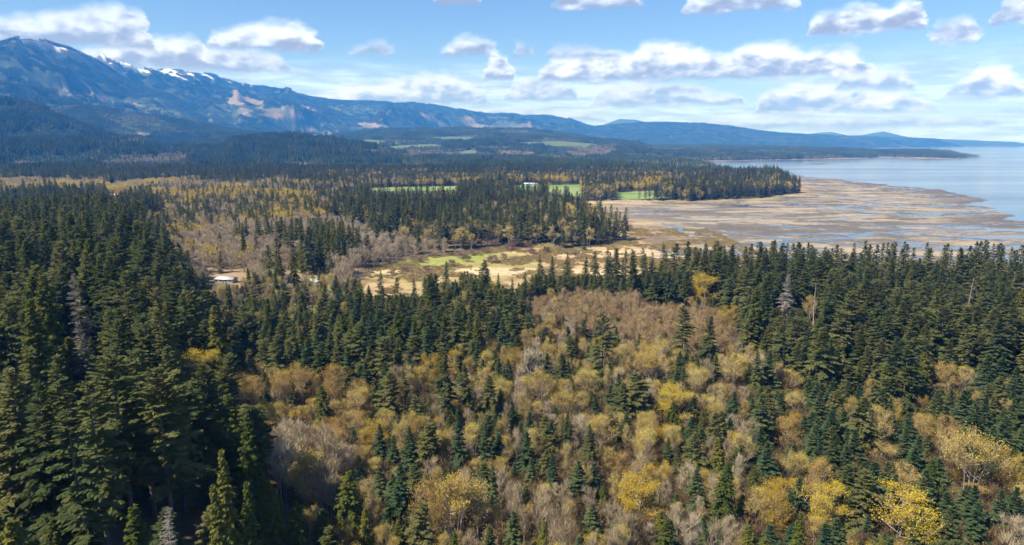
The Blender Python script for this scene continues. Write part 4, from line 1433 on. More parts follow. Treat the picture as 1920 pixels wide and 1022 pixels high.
def near_free(x, y, r):
    ci, cj = int(x // CELL), int(y // CELL)
    for a in (-1, 0, 1):
        for b in (-1, 0, 1):
            for (ox, oy, orr) in grid.get((ci + a, cj + b), ()):
                if (ox - x) ** 2 + (oy - y) ** 2 < (0.5 * (r + orr)) ** 2 * 1.7:
                    return False
    return True


for t in trees:
    grid.setdefault((int(t['x'] // CELL), int(t['y'] // CELL)), []).append((t['x'], t['y'], min(t['R'], RADIUS[t['kind']] * 1.3)))
for i in perm:
    zi = zn[i]
    if zi < 0:
        continue
    nm, _, wts, spf, (h0, h1) = Z[zi]
    ks = list(wts)
    w = np.array([wts[k] for k in ks])
    kd = ks[int(RNG.choice(len(ks), p=w / w.sum()))]
    if kd == 'none':
        continue
    big = RNG.random()
    sc = RNG.uniform(0.9, 1.12)
    H = h0 + (h1 - h0) * big
    if kd in ('alder', 'barealder', 'orangemaple', 'maple'):
        H = min(H, RNG.uniform(11, 18))
    if kd == 'sapling':
        H = RNG.uniform(8, 13)
    if kd == 'spruce':
        H = min(H, RNG.uniform(12, 25))
    x, y, z = gx[i], gy[i], gz[i]
    var = KIND[kd]
    vi = int(RNG.integers(len(var)))
    R = var[vi][4] * (H / var[vi][3]) ** 0.75 * sc
    if kd in ('fir', 'spruce', 'cedar'):
        R *= 1.16
    elif kd in ('alder', 'barealder'):
        R *= RNG.uniform(.74, 1.0)
    r = min(R, RADIUS[kd] * 1.6) * spf
    if not near_free(x, y, r):
        continue
    px, py, dp = project(x, y, z + H)
    _, pb, _ = project(x, y, z)
    hw = FPX * R / dp * 0.6
    hit = (lmbox[:, 4] > dp + 1) & (lmbox[:, 0] < px + hw) & (lmbox[:, 2] > px - hw) & (py < lmbox[:, 3]) & (pb > lmbox[:, 1])
    if hit.any():
        # shrink under the landmark, or give up
        lim = lmbox[hit, 3].max()
        need = (float(pb) - lim) / max(1.0, float(pb - py))
        if need < 0.45:
            continue
        H *= need
        R *= math.sqrt(need)
    trees.append(dict(kind=kd, x=float(x), y=float(y), z=float(z), H=float(H), R=float(R), lm=False, phrase=None, vi=vi, dep=float(dp)))
    grid.setdefault((int(x // CELL), int(y // CELL)), []).append((x, y, r))

# what shows: paint crowns front to back into a coarse survey raster
order = sorted(range(len(trees)), key=lambda i: trees[i]['dep'])
RW, RH = 640, 341
buf = np.zeros((RH, RW), bool)
sc_ = RW / 1920.0
for i in order:
    t = trees[i]
    px, py, dp = project(t['x'], t['y'], t['z'] + t['H'])
    _, pb, _ = project(t['x'], t['y'], t['z'] + 0.08 * t['H'])
    hw = FPX * t['R'] / dp * sc_ * 0.85
    x0, y0, y1 = float(px) * sc_, float(py) * sc_, float(pb) * sc_
    t['px'], t['py'] = float(px), float(py)
    a, b = max(0, int(x0 - hw)), min(RW, int(x0 + hw) + 1)
    c, d = max(0, int(y0)), min(RH, int(y1) + 1)
    if a >= b or c >= d:
        t['vis'] = 0
        continue
    yy, xx = np.mgrid[c:d, a:b]
    f = (yy - y0 + 0.5) / max(1.0, y1 - y0)
    if t['kind'] in ('fir', 'spruce', 'cedar', 'deadfir', 'snag'):
        k = np.abs(xx + .5 - x0) <= hw * np.clip(f * 1.15, 0.1, 1)
        op = True
    else:
        k = ((xx + .5 - x0) / max(hw, .5)) ** 2 + ((f - 0.42) / 0.45) ** 2 <= 1
    sub = buf[c:d, a:b]
    t['vis'] = int((k & ~sub).sum())
    sub |= k
NAMES = dict(fir='fir_tree', spruce='spruce_tree', cedar='cedar_tree', maple='maple_tree', orangemaple='flowering_maple_tree', alder='alder_tree', barealder='bare_alder_tree', sapling='alder_sapling', deadfir='dead_fir_tree', snag='dead_snag')
LIMIT = 290
single = []
rest = []
for kd in NAMES:
    lst = sorted([i for i, t in enumerate(trees) if t['kind'] == kd], key=lambda i: (-trees[i]['lm'], -trees[i]['vis']))
    for n_, i in enumerate(lst):
        (single if n_ < LIMIT and (trees[i]['vis'] >= 6 or trees[i]['lm']) else rest).append(i)
print('near trees', len(trees), 'single', len(single), 'rest', len(rest), {k: sum(trees[i]['kind'] == k for i in single) for k in NAMES})

# ------------------------------------------------------------------ labels that single a tree out
LOOK = dict(fir='dark green fir', spruce='bluish young spruce', cedar='yellow-green cedar', maple='golden yellow maple', orangemaple='orange-tipped maple', alder='tan alder with yellow catkins', barealder='leafless grey alder',
            sapling='thin reddish alder sapling', deadfir='silvery dead fir', snag='bare grey snag')
ORD = ['nearest', 'second', 'third', 'fourth', 'fifth', 'sixth', 'seventh', 'eighth', 'ninth', 'tenth', 'eleventh', 'twelfth', 'thirteenth', 'fourteenth', 'fifteenth', 'sixteenth', 'seventeenth', 'eighteenth', 'nineteenth', 'twentieth']
ORD += ['twenty-' + o for o in ('first', 'second', 'third', 'fourth', 'fifth', 'sixth', 'seventh', 'eighth', 'ninth')] + ['thirtieth'] + ['thirty-' + o for o in ('first', 'second', 'third', 'fourth', 'fifth', 'sixth', 'seventh', 'eighth', 'ninth')] + ['fortieth']
ORD += ['forty-' + o for o in ('first', 'second', 'third', 'fourth', 'fifth', 'sixth', 'seventh', 'eighth', 'ninth')]
ORD[0] = 'first'
refs = [t for t in trees if t['phrase']]
buck = {}
for i in single:
    t = trees[i]
    if t['phrase']:
        t['label'] = t['phrase'].replace('the ', '', 1)
        continue
    rf = min(refs, key=lambda q: (q['x'] - t['x']) ** 2 + (q['y'] - t['y']) ** 2)
    dx, dy = t['x'] - rf['x'], t['y'] - rf['y']
    if abs(dx) > abs(dy) * 0.8:
        dr = 'seaward of' if dx > 0 else 'inland of'
    else:
        dr = 'beyond' if dy > 0 else 'on the near side of'
    buck.setdefault((t['kind'], id(rf), dr), []).append((math.hypot(dx, dy), i, rf, dr))
SHORT = {'the tall narrow fir rising from yellow alders': 'the tall narrow fir', 'the tall black-green fir towering over the yellow alders': 'the tallest black-green fir', 'the broad open-branched fir beside the reddish saplings': 'the broad open-branched fir', 'the wide dark fir above the domed yellow maple': 'the wide dark fir',
         'the lone slim spire among yellow alders': 'the lone slim spire', 'the bright golden maple in full bloom': 'the bright golden maple', 'the domed yellow maple behind an olive cedar': 'the domed yellow maple', 'the olive cedar against the domed yellow maple': 'the maple-side olive cedar',
         'the small green cone of a young spruce among orange alders': 'the small green cone spruce', 'the big drooping olive cedar with bare brown limbs': 'the big drooping cedar', 'the ragged yellow maple with a bare brown patch': 'the ragged yellow maple', 'the whitish dead treetop at the foot of the big firs': 'the whitish dead treetop',
         'the plump olive cedar standing alone in alder brush': 'the plump lone cedar', 'the sunlit yellow-green cedar with a pointed crown': 'the sunlit pointed cedar', 'the yellow maple crown peering over the dark bank': 'the maple on the bank', 'the tall tan alder grove tipped with orange': 'the orange-tipped alder grove',
         'the bleached bare snag standing above the firs': 'the bleached snag', 'the dark fir alone against the pale marsh': 'the lone marsh fir', 'the silver-brown dead fir in the dark stand': 'the silver-brown dead fir', 'the grey snag near the shoreward firs': 'the grey shoreward snag',
         'the yellow maple wedged in the dark fir stand': 'the maple among dark firs', 'the silver dead fir on the dark bank': 'the silver dead fir', 'the pale grey dying fir below the silver one': 'the pale dying fir', 'the hulking olive-black fir on the dark bank': 'the hulking bank fir',
         'the open fir at the edge of the green meadow': 'the meadow-edge fir', 'the fan of tan stems tipped with orange': 'the fan of tan stems', 'the wide tan alder with white limbs': 'the white-limbed tan alder'}
for key, lst in buck.items():
    lst.sort(key=lambda q: q[0])
    for n_, (_, i, rf, dr) in enumerate(lst):
        t = trees[i]
        ph = SHORT.get(rf['phrase'], rf['phrase'])
        ordn = (ORD[n_] + ' ') if len(lst) > 1 else ''
        lk = LOOK[t['kind']]
        if t['kind'] == 'alder':
            lk = 'yellow-tipped tan alder'
        t['label'] = (ordn + lk + ' ' + dr + ' ' + ph)
GROUP = dict(fir='firs of the near woodland', spruce='young spruces of the near woodland', cedar='cedars of the near woodland', maple='golden maples of the near woodland', orangemaple='orange-tipped maples of the near woodland',
             alder='catkin alders of the near woodland', barealder='leafless alders of the near woodland', sapling='alder saplings by the marsh', deadfir='dead firs', snag='bare snags')
for i in single:
    t = trees[i]
    cm, tm, jm, H0, R0 = KIND[t['kind']][t['vi']]
    e = link(NAMES[t['kind']], None, loc=(t['x'], t['y'], t['z'] - 0.15))
    e.rotation_euler = (RNG.normal(0, .028), RNG.normal(0, .028), RNG.random() * 6.283)
    e.scale = (t['R'] / R0, t['R'] / R0, t['H'] / H0)
    e.empty_display_size = 0.5
    tag(e, t['label'], 'tree', GROUP[t['kind']])
    link('trunk', tm, e)
    link('crown' if t['kind'] != 'snag' else 'branches', cm, e)

# ------------------------------------------------------------------ scattered masses
_ng_cache = {}


def scatter(name, meshes, P, rot, scl, idx, label, cat):
    """one object that draws the shapes in meshes at the points P"""
    coll = bpy.data.collections.new(name + '_shapes')
    for k, me_ in enumerate(meshes):
        o = bpy.data.objects.new('%s_shape_%02d' % (name, k), me_)
        coll.objects.link(o)
    me_ = bpy.data.meshes.new(name)
    me_.vertices.add(len(P))
    me_.vertices.foreach_set('co', np.asarray(P, np.float32).ravel())
    for an, ty, key, arr in (('rot', 'FLOAT_VECTOR', 'vector', rot), ('scl', 'FLOAT_VECTOR', 'vector', scl), ('idx', 'INT', 'value', idx)):
        a = me_.attributes.new(an, ty, 'POINT')
        a.data.foreach_set(key, np.asarray(arr, np.int32 if ty == 'INT' else np.float32).ravel())
    o = link(name, me_)
    ng = bpy.data.node_groups.new(name, 'GeometryNodeTree')
    ng.interface.new_socket('Geometry', in_out='INPUT', socket_type='NodeSocketGeometry')
    ng.interface.new_socket('Geometry', in_out='OUTPUT', socket_type='NodeSocketGeometry')
    gi, go = ng.nodes.new('NodeGroupInput'), ng.nodes.new('NodeGroupOutput')
    ci = ng.nodes.new('GeometryNodeCollectionInfo')
    ci.inputs['Collection'].default_value = coll
    ci.inputs['Separate Children'].default_value = True
    ci.inputs['Reset Children'].default_value = True
    ip = ng.nodes.new('GeometryNodeInstanceOnPoints')
    ip.inputs['Pick Instance'].default_value = True

    def attr(nm, ty):
        n = ng.nodes.new('GeometryNodeInputNamedAttribute')
        n.data_type = ty
        n.inputs['Name'].default_value = nm
        return n.outputs['Attribute']
    ng.links.new(gi.outputs[0], ip.inputs['Points'])
    ng.links.new(ci.outputs[0], ip.inputs['Instance'])
    ng.links.new(attr('idx', 'INT'), ip.inputs['Instance Index'])
    er = ng.nodes.new('FunctionNodeEulerToRotation')
    ng.links.new(attr('rot', 'FLOAT_VECTOR'), er.inputs[0])
    ng.links.new(er.outputs[0], ip.inputs['Rotation'])
    ng.links.new(attr('scl', 'FLOAT_VECTOR'), ip.inputs['Scale'])
    ng.links.new(ip.outputs[0], go.inputs[0])
    md = o.modifiers.new('scatter', 'NODES')
    md.node_group = ng
    tag(o, label, cat, kind='stuff')
    return o


# middle distance, up to MIDR: single shapes
MIDR = 2300.0
pool = {}     # kind -> lists
for i in rest:
    t = trees[i]
    v = KIND[t['kind']][t['vi']]
    pool.setdefault(t['kind'], []).append((t['x'], t['y'], t['z'] - .15, RNG.random() * 6.28, t['R'] / v[4], t['H'] / v[3], t['vi']))
SP_ = 6.2
gx, gy = np.meshgrid(np.arange(-2000, 2000, SP_), np.arange(380, MIDR, SP_))
gx = (gx + RNG.uniform(-SP_ / 2, SP_ / 2, gx.shape)).ravel()
gy = (gy + RNG.uniform(-SP_ / 2, SP_ / 2, gy.shape)).ravel()
gr = np.hypot(gx, gy)
ok = (np.abs(np.arctan2(gx, gy)) < R_(41)) & (gr >= NEAR) & (gr < MIDR) & (gr > 0)
gx, gy = gx[ok], gy[ok]
gz, ginf = land(gx, gy, True)
px0, py0, _ = project(gx, gy, gz)
wx_, wy_ = waver(gx, gy)
zx, zy, _ = project(wx_, wy_, gz + 15)
zn = zone_at(zx, zy)
fld = np.zeros(len(gx), bool)
for pg in FIELDS:
    fld |= inpoly(px0, py0, pg)
farmclr = inpoly(px0, py0, [(385, 512), (470, 512), (470, 548), (385, 545)]) | inpoly(px0, py0, [(525, 515), (620, 515), (615, 560), (520, 560)])
nn = fbm(gx / 110, gy / 110, 640, 3)
rnd = RNG.random(len(gx))
keep = (ginf['inland'] > 3) & ~fld & ~farmclr & (rnd < np.select([zn == [z_[0] for z_ in Z].index('peninsula'), np.isin(zn, [i for i, z_ in enumerate(Z) if z_[0] in ('goldband', 'goldmix', 'palealder', 'fieldgold')])], [0.36, 0.60], 0.44))
for (a, b, c, d, dd) in VIEWS:
    ppx, ppy, pdp = project(gx, gy, gz + 28)
    keep &= ~((pdp < dd * 1.25) & (pdp > dd * .0) & (ppx > a - 8) & (ppx < c + 8) & (ppy < d) & (py0 > b) & (pdp < project(*px_ground((a + c) / 2, d, 6.0), 6.0)[2] + 5))
kinds_ = np.empty(len(gx), object)
hts = np.full(len(gx), 28.0)
u = RNG.random(len(gx))
u2 = np.clip(RNG.random(len(gx)) * .45 + (nn - .5) * 2.2 + .28, 0, .999)     # kinds gather in groves
for zi in range(-1, len(Z)):
    k = keep & (zn == zi)
    if not k.any():
        continue
    wts = dict(fir=.62, barealder=.16, orangemaple=.14, maple=.08) if zi < 0 else Z[zi][2]
    h0, h1 = (24, 34) if zi < 0 else Z[zi][4]
    ks = list(wts)
    c = np.cumsum([wts[q] for q in ks])
    c /= c[-1]
    sel = np.searchsorted(c, 0.5 * u2[k] + 0.5 * u[k] if zi < 0 else 0.4 * u2[k] + 0.6 * u[k])
    kinds_[k] = [ks[min(q, len(ks) - 1)] for q in sel]
    hts[k] = RNG.uniform(h0, h1, k.sum())
alias = dict(spruce='fir', sapling='barealder', deadfir='fir', snag='fir')
for kd in ('fir', 'cedar', 'maple', 'orangemaple', 'alder', 'barealder'):
    k = np.array([kk is not None and alias.get(kk, kk) == kd for kk in kinds_])
    k &= keep
    ids = np.nonzero(k)[0]
    var = MID[kd]
    base = len(KIND[kd])
    for i in ids:
        H = hts[i]
        if kd in ('maple', 'orangemaple', 'alder', 'barealder'):
            H = min(H, 15 + 8 * u[i])
        vi = int(RNG.integers(len(var)))
        s = H / var[vi][1]
        # firs crowd each other: keep crowns slim
        pool.setdefault(kd, []).append((gx[i], gy[i], gz[i] - .3, u[i] * 50, s * RNG.uniform(.95, 1.35) * (1.15 if kd == 'fir' and H < 26 else 1.0), s, base + vi))
STUFF = dict(fir=('fir_forest', 'mass of dark green firs stretching back across the plain'), cedar=('cedar_wood', 'mass of olive cedars mixed through the woods'), spruce=('spruce_wood', 'young bluish spruces half hidden between the others'),
             maple=('maple_wood', 'golden maples scattered through the middle woods'), orangemaple=('flowering_maple_wood', 'tan-orange budding trees in bands across the plain'),
             alder=('alder_wood', 'tan alders with yellow catkins in the woods'), barealder=('bare_alder_wood', 'pale leafless alders in bands beside the marsh'), sapling=('sapling_thicket', 'dense reddish saplings between the firs'))
for kd, lst in pool.items():
    if kd not in STUFF:
        continue
    A = np.array(lst)
    ms = [v[2] for v in KIND[kd]] + [v[0] for v in MID.get(kd, [])]
    rot = np.zeros((len(A), 3))
    rot[:, 2] = A[:, 3]
    scatter(STUFF[kd][0], ms, A[:, :3], rot, np.stack([A[:, 4], A[:, 4], A[:, 5]], 1), A[:, 6].astype(int), STUFF[kd][1], 'woodland')
    print(kd, len(A))

# far woods as patches, to the mountain slopes
fp = {}


def far_band(r0, r1, step, names, mixer):
    n_ = int(2 * r1 * math.sin(R_(41)) / step)
    gx, gy = np.meshgrid(np.arange(-n_ // 2, n_ // 2 + 1) * step, np.arange(r0 * .7, r1, step))
    gx = (gx + RNG.uniform(-.35, .35, gx.shape) * step).ravel()
    gy = (gy + RNG.uniform(-.35, .35, gy.shape) * step).ravel()
    gr = np.hypot(gx, gy)
    ok = (np.abs(np.arctan2(gx, gy)) < R_(40)) & (gr >= r0) & (gr < r1)
    gx, gy = gx[ok], gy[ok]
    z, inf = land(gx, gy, True)
    e = step * .35
    zxp, zyp = land(gx + e, gy), land(gx, gy + e)
    sx, sy = (zxp - z) / e, (zyp - z) / e
    px, py, _ = project(gx, gy, z)
    bad = np.zeros(len(gx), bool)
    nc = fbm(gx / 420, gy / 420, 209, 4)
    w0, w1 = (nc - .5) * 14, (fbm(gx / 300, gy / 300, 77, 3) - .5) * 8
    for pg in CUTS:
        bad |= inpoly(px + w0, py + w1, pg)
    for pg in FIELDS:
        bad |= inpoly(px, py, pg)
    bar = np.zeros(len(gx), bool)
    for pg in BARREN:
        bar |= inpoly(px + w0, py + w1 * .5, pg)
    snw = ridged(gx / 240, gy / 240, 301, 6) + (z - 1180) / 1500.0 + 0.04 * sm(inf['r'], 10500, 11800)
    bad |= (z > 880) & (snw > .66)
    bad |= (z > 1200) & (RNG.random(len(gx)) < .5)
    ok = (inf['inland'] > 12) & ~bad
    spit = inpoly(gx, gy, SPIT_HILL)
    ok |= spit
    mix = fbm(gx / 600, gy / 350, 900, 4)
    kd = np.where(bar, 2, parcel(gx, gy, inf['r'], inf['inland'], inf['mz']))
    ok &= kd != 4
    kd = np.where(spit, 0, kd)
    ok &= (np.hypot(sx, sy) < 1.0) | (inf['r'] < 5000)
    thin = (kd == 2) & (RNG.random(len(gx)) < .3)
    ok &= ~thin
    for k_, nm in enumerate(names):
        s = ok & (kd == k_)
        if not s.any():
            continue
        cnt = s.sum()
        ry = -np.arctan(sx[s]) * .9
        rx = np.arctan(sy[s]) * .9
        flat_ = inf['r'][s] < 3000
        # tilt to the slope, then a quarter turn so that no two neighbours match
        rot = np.stack([np.where(flat_, 0, rx), np.where(flat_, 0, ry), 0 * rx], 1)
        ss = RNG.uniform(.85, 1.15, cnt)
        sg = RNG.choice([-1.0, 1.0], (cnt, 2))
        fp.setdefault(nm, []).append((np.stack([gx[s], gy[s], z[s] - 1.0], 1), rot, np.stack([ss * sg[:, 0], ss * sg[:, 1], RNG.uniform(.8, 1.2, cnt)], 1), RNG.integers(0, 4, cnt)))


far_band(MIDR - 10, 5200, 43, ['near_fir', 'near_mix', 'near_bare', 'near_young'], (.50, .62, 9e9))
far_band(5200, 16500, 92, ['far_fir', 'far_mix', 'far_mix', 'far_young'], (.56, .66, 8000))
FAR = dict(near_young=('young_plantation', 'light green young conifer plantations on the low hills'), far_young=('mountain_plantation', 'paler green regrowth patches on the mountain slopes'), near_fir=('far_fir_forest', 'dark conifer woods on the low hills behind the fields'), near_mix=('far_mixed_forest', 'mixed conifer and bare woods of the far valley'), near_bare=('far_bare_woods', 'brownish bare woods in the far valley'),
           far_fir=('mountain_forest', 'blue-green forest clothing the distant mountain slopes'), far_mix=('valley_forest', 'hazy mixed woods below the mountains'))
for nm, L_ in fp.items():
    P, rot, scl, idx = (np.concatenate([q[i] for q in L_]) for i in range(4))
    scatter(FAR[nm][0], PATCH[nm], P, rot, scl, idx, FAR[nm][1], 'forest')
    print(nm, len(P))

# brush on the forest floor
gx, gy = np.meshgrid(np.arange(-420, 420, 4.0), np.arange(100, 520, 4.0))
gx = (gx + RNG.uniform(-2, 2, gx.shape)).ravel()
gy = (gy + RNG.uniform(-2, 2, gy.shape)).ravel()
ok = (np.abs(np.arctan2(gx, gy)) < R_(47)) & (np.hypot(gx, gy) < 560)
gx, gy = gx[ok], gy[ok]
gz, ginf = land(gx, gy, True)
px, py, _ = project(gx, gy, gz + 8)
znb = zone_at(px, py)
openz = np.isin(znb, [i for i, z_ in enumerate(Z) if z_[0] in ('saplings', 'orange', 'thicket', 'bottombare', 'yellows', 'mixed', 'bottom', 'slope', 'cedars')])
ok = (ginf['inland'] > 1) & openz & (RNG.random(len(gx)) < .8)
gx, gy, gz = gx[ok], gy[ok], gz[ok]
n_ = len(gx)
rot = np.zeros((n_, 3))
rot[:, 2] = RNG.random(n_) * 6.28
s = RNG.uniform(.7, 1.7, (n_, 1))
scatter('undergrowth', [v[2] for v in KIND['brush']], np.stack([gx, gy, gz - .1], 1), rot, np.concatenate([s, s, s * RNG.uniform(.8, 1.4, (n_, 1))], 1), RNG.integers(0, 3, n_), 'brown bare brush covering the ground between the trees', 'undergrowth')
print('brush', n_)

# straw tussocks and reeds on the marsh
M['reed'] = foliage_mat('reeds', (0.24, 0.17, 0.09), (0.36, 0.27, 0.14), (0.30, 0.29, 0.09), 0.25, 1.0, 0.4)
tus = []
for i in range(3):
    rg = np.random.default_rng(700 + i)
    g = Geo()
    n_ = 60
    a = rg.normal(0, .8, (n_, 3)) * [1, 1, 0]
    c = a + rg.normal(0, .35, (n_, 3)) * [1, 1, 0] + np.stack([0 * a[:, 0], 0 * a[:, 0], rg.uniform(.5, 1.5, n_)], 1)
    ribbons(g, a, (a + c) / 2, c, np.full(n_, .22), np.full(n_, .05), 1, rg)
    tus.append(g.mesh('tussock', [M['reed']]))
gx, gy = RNG.uniform(-180, 420, 60000), RNG.uniform(380, 900, 60000)
gz, ginf = land(gx, gy, True)
dn = fbm(gx / 28, gy / 28, 201, 4)
ok = (ginf['inland'] < 4) & (gz > .35) & (np.abs(np.arctan2(gx, gy)) < R_(40)) & (dn + RNG.normal(0, .05, len(gx)) > .50) & (gx < 260)
gx, gy, gz = gx[ok], gy[ok], gz[ok]
n_ = len(gx)
rot = np.zeros((n_, 3))
rot[:, 2] = RNG.random(n_) * 6.28
s = RNG.uniform(.6, 1.5, (n_, 1))
scatter('marsh_grass', tus, np.stack([gx, gy, gz - .05], 1), rot, np.concatenate([s, s, s * .9], 1), RNG.integers(0, 3, n_), 'straw-coloured tussocks and reeds on the marsh', 'grass')
print('tussocks', n_)

# ------------------------------------------------------------------ willow thickets on the marsh
WILLOWS = [(845, 500, 22), (872, 492, 26), (884, 481, 24), (925, 494, 26), (943, 488, 22), (955, 472, 30), (968, 466, 26), (990, 472, 26), (998, 478, 22), (1022, 476, 20), (790, 494, 18), (800, 508, 20), (760, 512, 18), (1082, 484, 20), (1160, 434, 16), (1180, 433, 18), (930, 466, 24), (910, 476, 20), (860, 486, 20), (735, 516, 18)]
for n_, (px, py, w) in enumerate(WILLOWS):
    x, y = px_ground(px, py, 1.0)
    z = float(land(np.array([x]), np.array([y]))[0])
    v = KIND['willow'][n_ % 3]
    R = w / 2 * y / CP / FPX
    e = link('willow_bush', None, loc=(x, y, max(z, 0.1) - .1))
    e.rotation_euler[2] = RNG.random() * 6.28
    s = R / v[4]
    e.scale = (s, s, s * .8)
    PL = ['small', 'rounded', 'broad', 'spreading', 'low', 'tall', 'bushy', 'narrow', 'dense', 'squat']
    xs = sorted(q[0] for q in WILLOWS)
    tag(e, '%s purplish willow bush on the tan marsh, counted inland to seaward' % ORD[xs.index(px)], 'bush', 'willow bushes on the marsh')
    link('trunk', v[1], e)
    link('crown', v[0], e)

# ------------------------------------------------------------------ buildings
M['white'] = plain_mat('white_boards', (0.58, 0.57, 0.55), (0.70, 0.69, 0.67), 0.6, 0.7)
M['cream'] = plain_mat('cream_boards', (0.55, 0.49, 0.40), (0.66, 0.60, 0.50), 0.6, 0.8)
M['red'] = plain_mat('red_boards', (0.30, 0.05, 0.05), (0.38, 0.08, 0.07), 0.8, 0.7)
M['pinkroof'] = plain_mat('faded_red_roof', (0.46, 0.27, 0.26), (0.60, 0.40, 0.38), 0.7, 0.7)
M['metalroof'] = plain_mat('pale_metal_roof', (0.44, 0.46, 0.50), (0.58, 0.60, 0.63), 0.5, 0.5)
M['greyroof'] = plain_mat('grey_roof', (0.20, 0.21, 0.22), (0.32, 0.33, 0.34), 0.8, 0.8)
M['glass'] = plain_mat('window_glass', (0.03, 0.04, 0.05), (0.05, 0.06, 0.07), 1.0, 0.1)
M['wood'] = plain_mat('brown_boards', (0.16, 0.09, 0.06), (0.24, 0.14, 0.09), 0.9, 0.8)


def house(name, px, py, w, dpt, hw, hr, wallm, roofm, trim, rz, label, cat='house', windows=3, gable=False, porch=False, z0=None):
    """gabled building: walls, two roof slopes, door, windows. ridge runs along its local x"""
    x, y = px_ground(px, py, 6.0)
    z = float(land(np.array([x]), np.array([y]))[0])
    if z0 is not None:
        z = z0
    e = link(name, None, loc=(x, y, z - .1))
    e.rotation_euler[2] = rz
    tag(e, label, cat)
    g = Geo()
    a, b = w / 2, dpt / 2
    v = [(-a, -b, 0), (a, -b, 0), (a, b, 0), (-a, b, 0), (-a, -b, hw), (a, -b, hw), (a, b, hw), (-a, b, hw), (-a, 0, hw + hr), (a, 0, hw + hr)]
    g.add(v, [(0, 1, 5, 4), (2, 3, 7, 6)], 0)
    g.add([v[1], v[2], v[6], v[5]], [(0, 1, 2, 3)], 0)
    g.add([v[3], v[0], v[4], v[7]], [(0, 1, 2, 3)], 0)
    for k in (0, 1):
        c = [v[5], v[6], v[9]] if k == 0 else [v[7], v[4], v[8]]
        g.add([c[0], c[1], c[2], ((c[2][0] + c[0][0]) / 2, (c[2][1] + c[0][1]) / 2, (c[2][2] + c[0][2]) / 2)], [(0, 1, 2, 3)], 0)
    link('wall', g.mesh('wall', [M[wallm]]), e)
    ov = 0.6
    for sgn in (-1, 1):
        g = Geo()
        sl = hr / b
        y0, z0_ = sgn * (b + ov), hw - ov * sl + .12
        y1, z1 = 0.0, hw + hr + .12
        th = 0.22
        P = [(-a - ov, y0, z0_), (a + ov, y0, z0_), (a + ov, y1, z1), (-a - ov, y1, z1)]
        P2 = [(q[0], q[1], q[2] + th) for q in P]
        g.add(P + P2, [(0, 1, 2, 3), (4, 7, 6, 5), (0, 4, 5, 1), (1, 5, 6, 2), (2, 6, 7, 3), (3, 7, 4, 0)])
        rf = link('roof', g.mesh('roof', [M[roofm]]), e)
        if gable and sgn == -1:
            # front gable (porch roof) facing the viewer
            for s2 in (-1, 1):
                g = Geo()
                gw = w * .26
                P = [(s2 * (gw + .5), -b - 2.2, hw - .35), (s2 * (gw + .5), -b + 1.5, hw - .35), (0, -b + 1.5 + dpt * .2, hw + hr * .75), (0, -b - 2.2, hw + hr * .75)]
                P2 = [(q[0], q[1], q[2] + .25) for q in P]
                g.add(P + P2, [(0, 1, 2, 3), (4, 7, 6, 5), (0, 4, 5, 1), (1, 5, 6, 2), (2, 6, 7, 3), (3, 7, 4, 0)])
                link('porch_roof', g.mesh('porch_roof', [M[trim]]), e)
            for s2 in (-1, 1):
                g = Geo()
                g.box((s2 * w * .24 - .15, -b - 2.1, 0), (s2 * w * .24 + .15, -b - 1.8, hw - .1))
                link('post', g.mesh('post', [M['white']]), e)
    g = Geo()
    g.box((-.55, -b - .08, 0.02), (.55, -b + .05, 2.1))
    link('door', g.mesh('door', [M[trim]]), e)
    for k in range(windows):
        xk = -a + w * (k + .5) / windows
        if abs(xk) < 1.2:
            xk += 2.0
        g = Geo()
        g.box((xk - .6, -b - .07, 1.1), (xk + .6, -b + .05, 2.2))
        wn = link('window', g.mesh('window', [M['glass']]), e)
        g = Geo()
        g.box((xk - .7, -b - .12, .98), (xk + .7, -b - .02, 1.09))
        link('sill', g.mesh('sill', [M['white']]), wn)
    return e


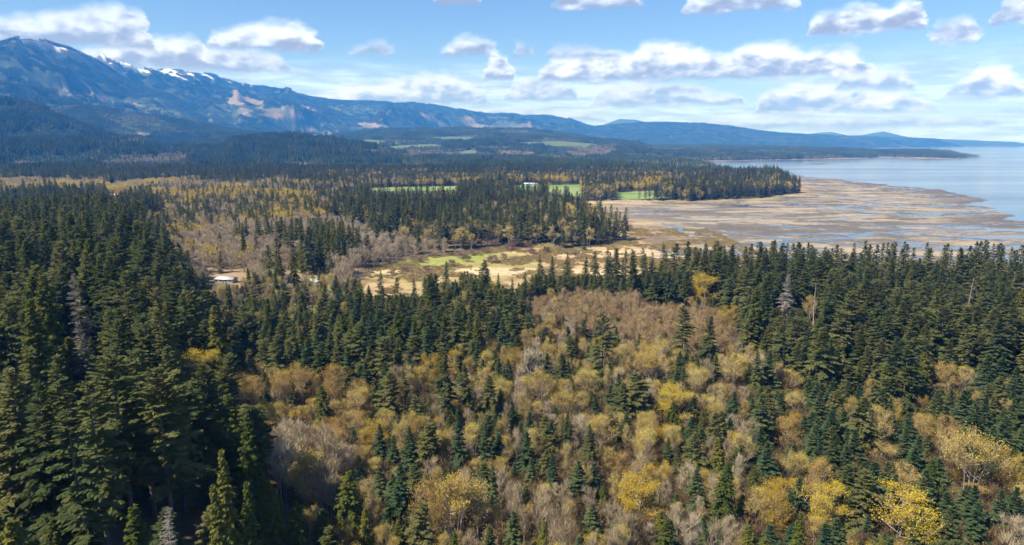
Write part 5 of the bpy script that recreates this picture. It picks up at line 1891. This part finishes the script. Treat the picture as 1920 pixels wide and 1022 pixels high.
house('farm_shed', 424, 531, 16, 7, 3.0, 1.6, 'greyroof', 'metalroof', 'wood', R_(-12), 'long low shed with pale metal roof among firs by the clearing', 'shed', 4)
house('cottage', 550, 531, 8.5, 7, 3.2, 2.4, 'cream', 'pinkroof', 'red', R_(8), 'small cottage with faded pink roof and red gable in the clearing', 'house', 2, gable=True)
house('farm_shed', 592, 531, 8, 6, 2.6, 1.5, 'cream', 'metalroof', 'wood', R_(-24), 'little shed with greyish roof half hidden behind a fir, beside the cottage', 'shed', 2)
house('barn', 222, 373, 30, 11, 4.5, 2.6, 'white', 'metalroof', 'wood', R_(6), 'white farm building under round yellow maples', 'barn', 6)
house('barn', 994, 350, 36, 12, 3.2, 2.2, 'cream', 'metalroof', 'wood', R_(3), 'long white farm building beside the green field', 'barn', 6)
for k, (px, py, w) in enumerate([(1098, 303.5, 22), (1152, 303, 18), (1188, 304, 26), (1210, 303.5, 18), (1230, 303, 30), (1254, 303, 20)]):
    house('house', px, py, w, 12, 6, 3, 'white', 'metalroof', 'greyroof', R_([4, -8, 10, 0, -6, 12][k]), '%s of the tiny white houses behind the dark tree belt' % ['first inland', 'second', 'third', 'fourth', 'fifth', 'last seaward'][k], 'house', 2)

# distant white ferry
fx, fy = px_ground(1768, 275.2, 0.0)
fer = link('ferry', None, loc=(fx, fy, 0))
tag(fer, 'tiny white ferry far out on the water near the hills', 'ferry')
g = Geo()
hull = [(-45, -8, -1), (40, -8, -1), (55, 0, -1), (40, 8, -1), (-45, 8, -1)]
top = [(-46, -9, 9), (44, -9, 9), (62, 0, 10), (44, 9, 9), (-46, 9, 9)]
vv = hull + top
g.add(vv, [(0, 1, 6, 5), (1, 2, 7, 6), (2, 3, 8, 7), (3, 4, 9, 8), (4, 0, 5, 9), (5, 6, 8, 9), (6, 7, 8, 8)][:6])
link('hull', g.mesh('hull', [M['white']]), fer)
g = Geo()
g.box((-36, -7.5, 9), (30, 7.5, 16))
link('cabin', g.mesh('cabin', [M['white']]), fer)
g = Geo()
g.box((8, -6.5, 16.01), (22, 6.5, 20))
link('bridge', g.mesh('bridge', [M['white']]), fer)
g = Geo()
g.tube([(-14, 0, 15.9), (-15, 0, 24)], [2.6, 2.2], 8)
link('funnel', g.mesh('funnel', [M['red']]), fer)

# ------------------------------------------------------------------ the air
HAZE_D = 7.2e-5
mt, N, L = new_mat('haze_air')
pv = N.new('ShaderNodeVolumePrincipled')
pv.inputs['Color'].default_value = (0.045, 0.30, 1.0, 1)
pv.inputs['Density'].default_value = HAZE_D
pv.inputs['Absorption Color'].default_value = (1, 1, 1, 1)
pv.inputs['Anisotropy'].default_value = 0.0
o = N.new('ShaderNodeOutputMaterial')
L.new(pv.outputs[0], o.inputs['Volume'])
g = Geo()
g.box((-19600, -19600, float(TZ.min()) - 1.0), (19600, 19600, float(TZ.max()) + 60.0))
hz = link('haze', g.mesh('haze', [mt]))
tag(hz, 'thin bluish air haze over the whole plain', 'haze', kind='stuff')
print('objects', len(scene.objects), 'max z', TZ.max(), 'min z', TZ.min())
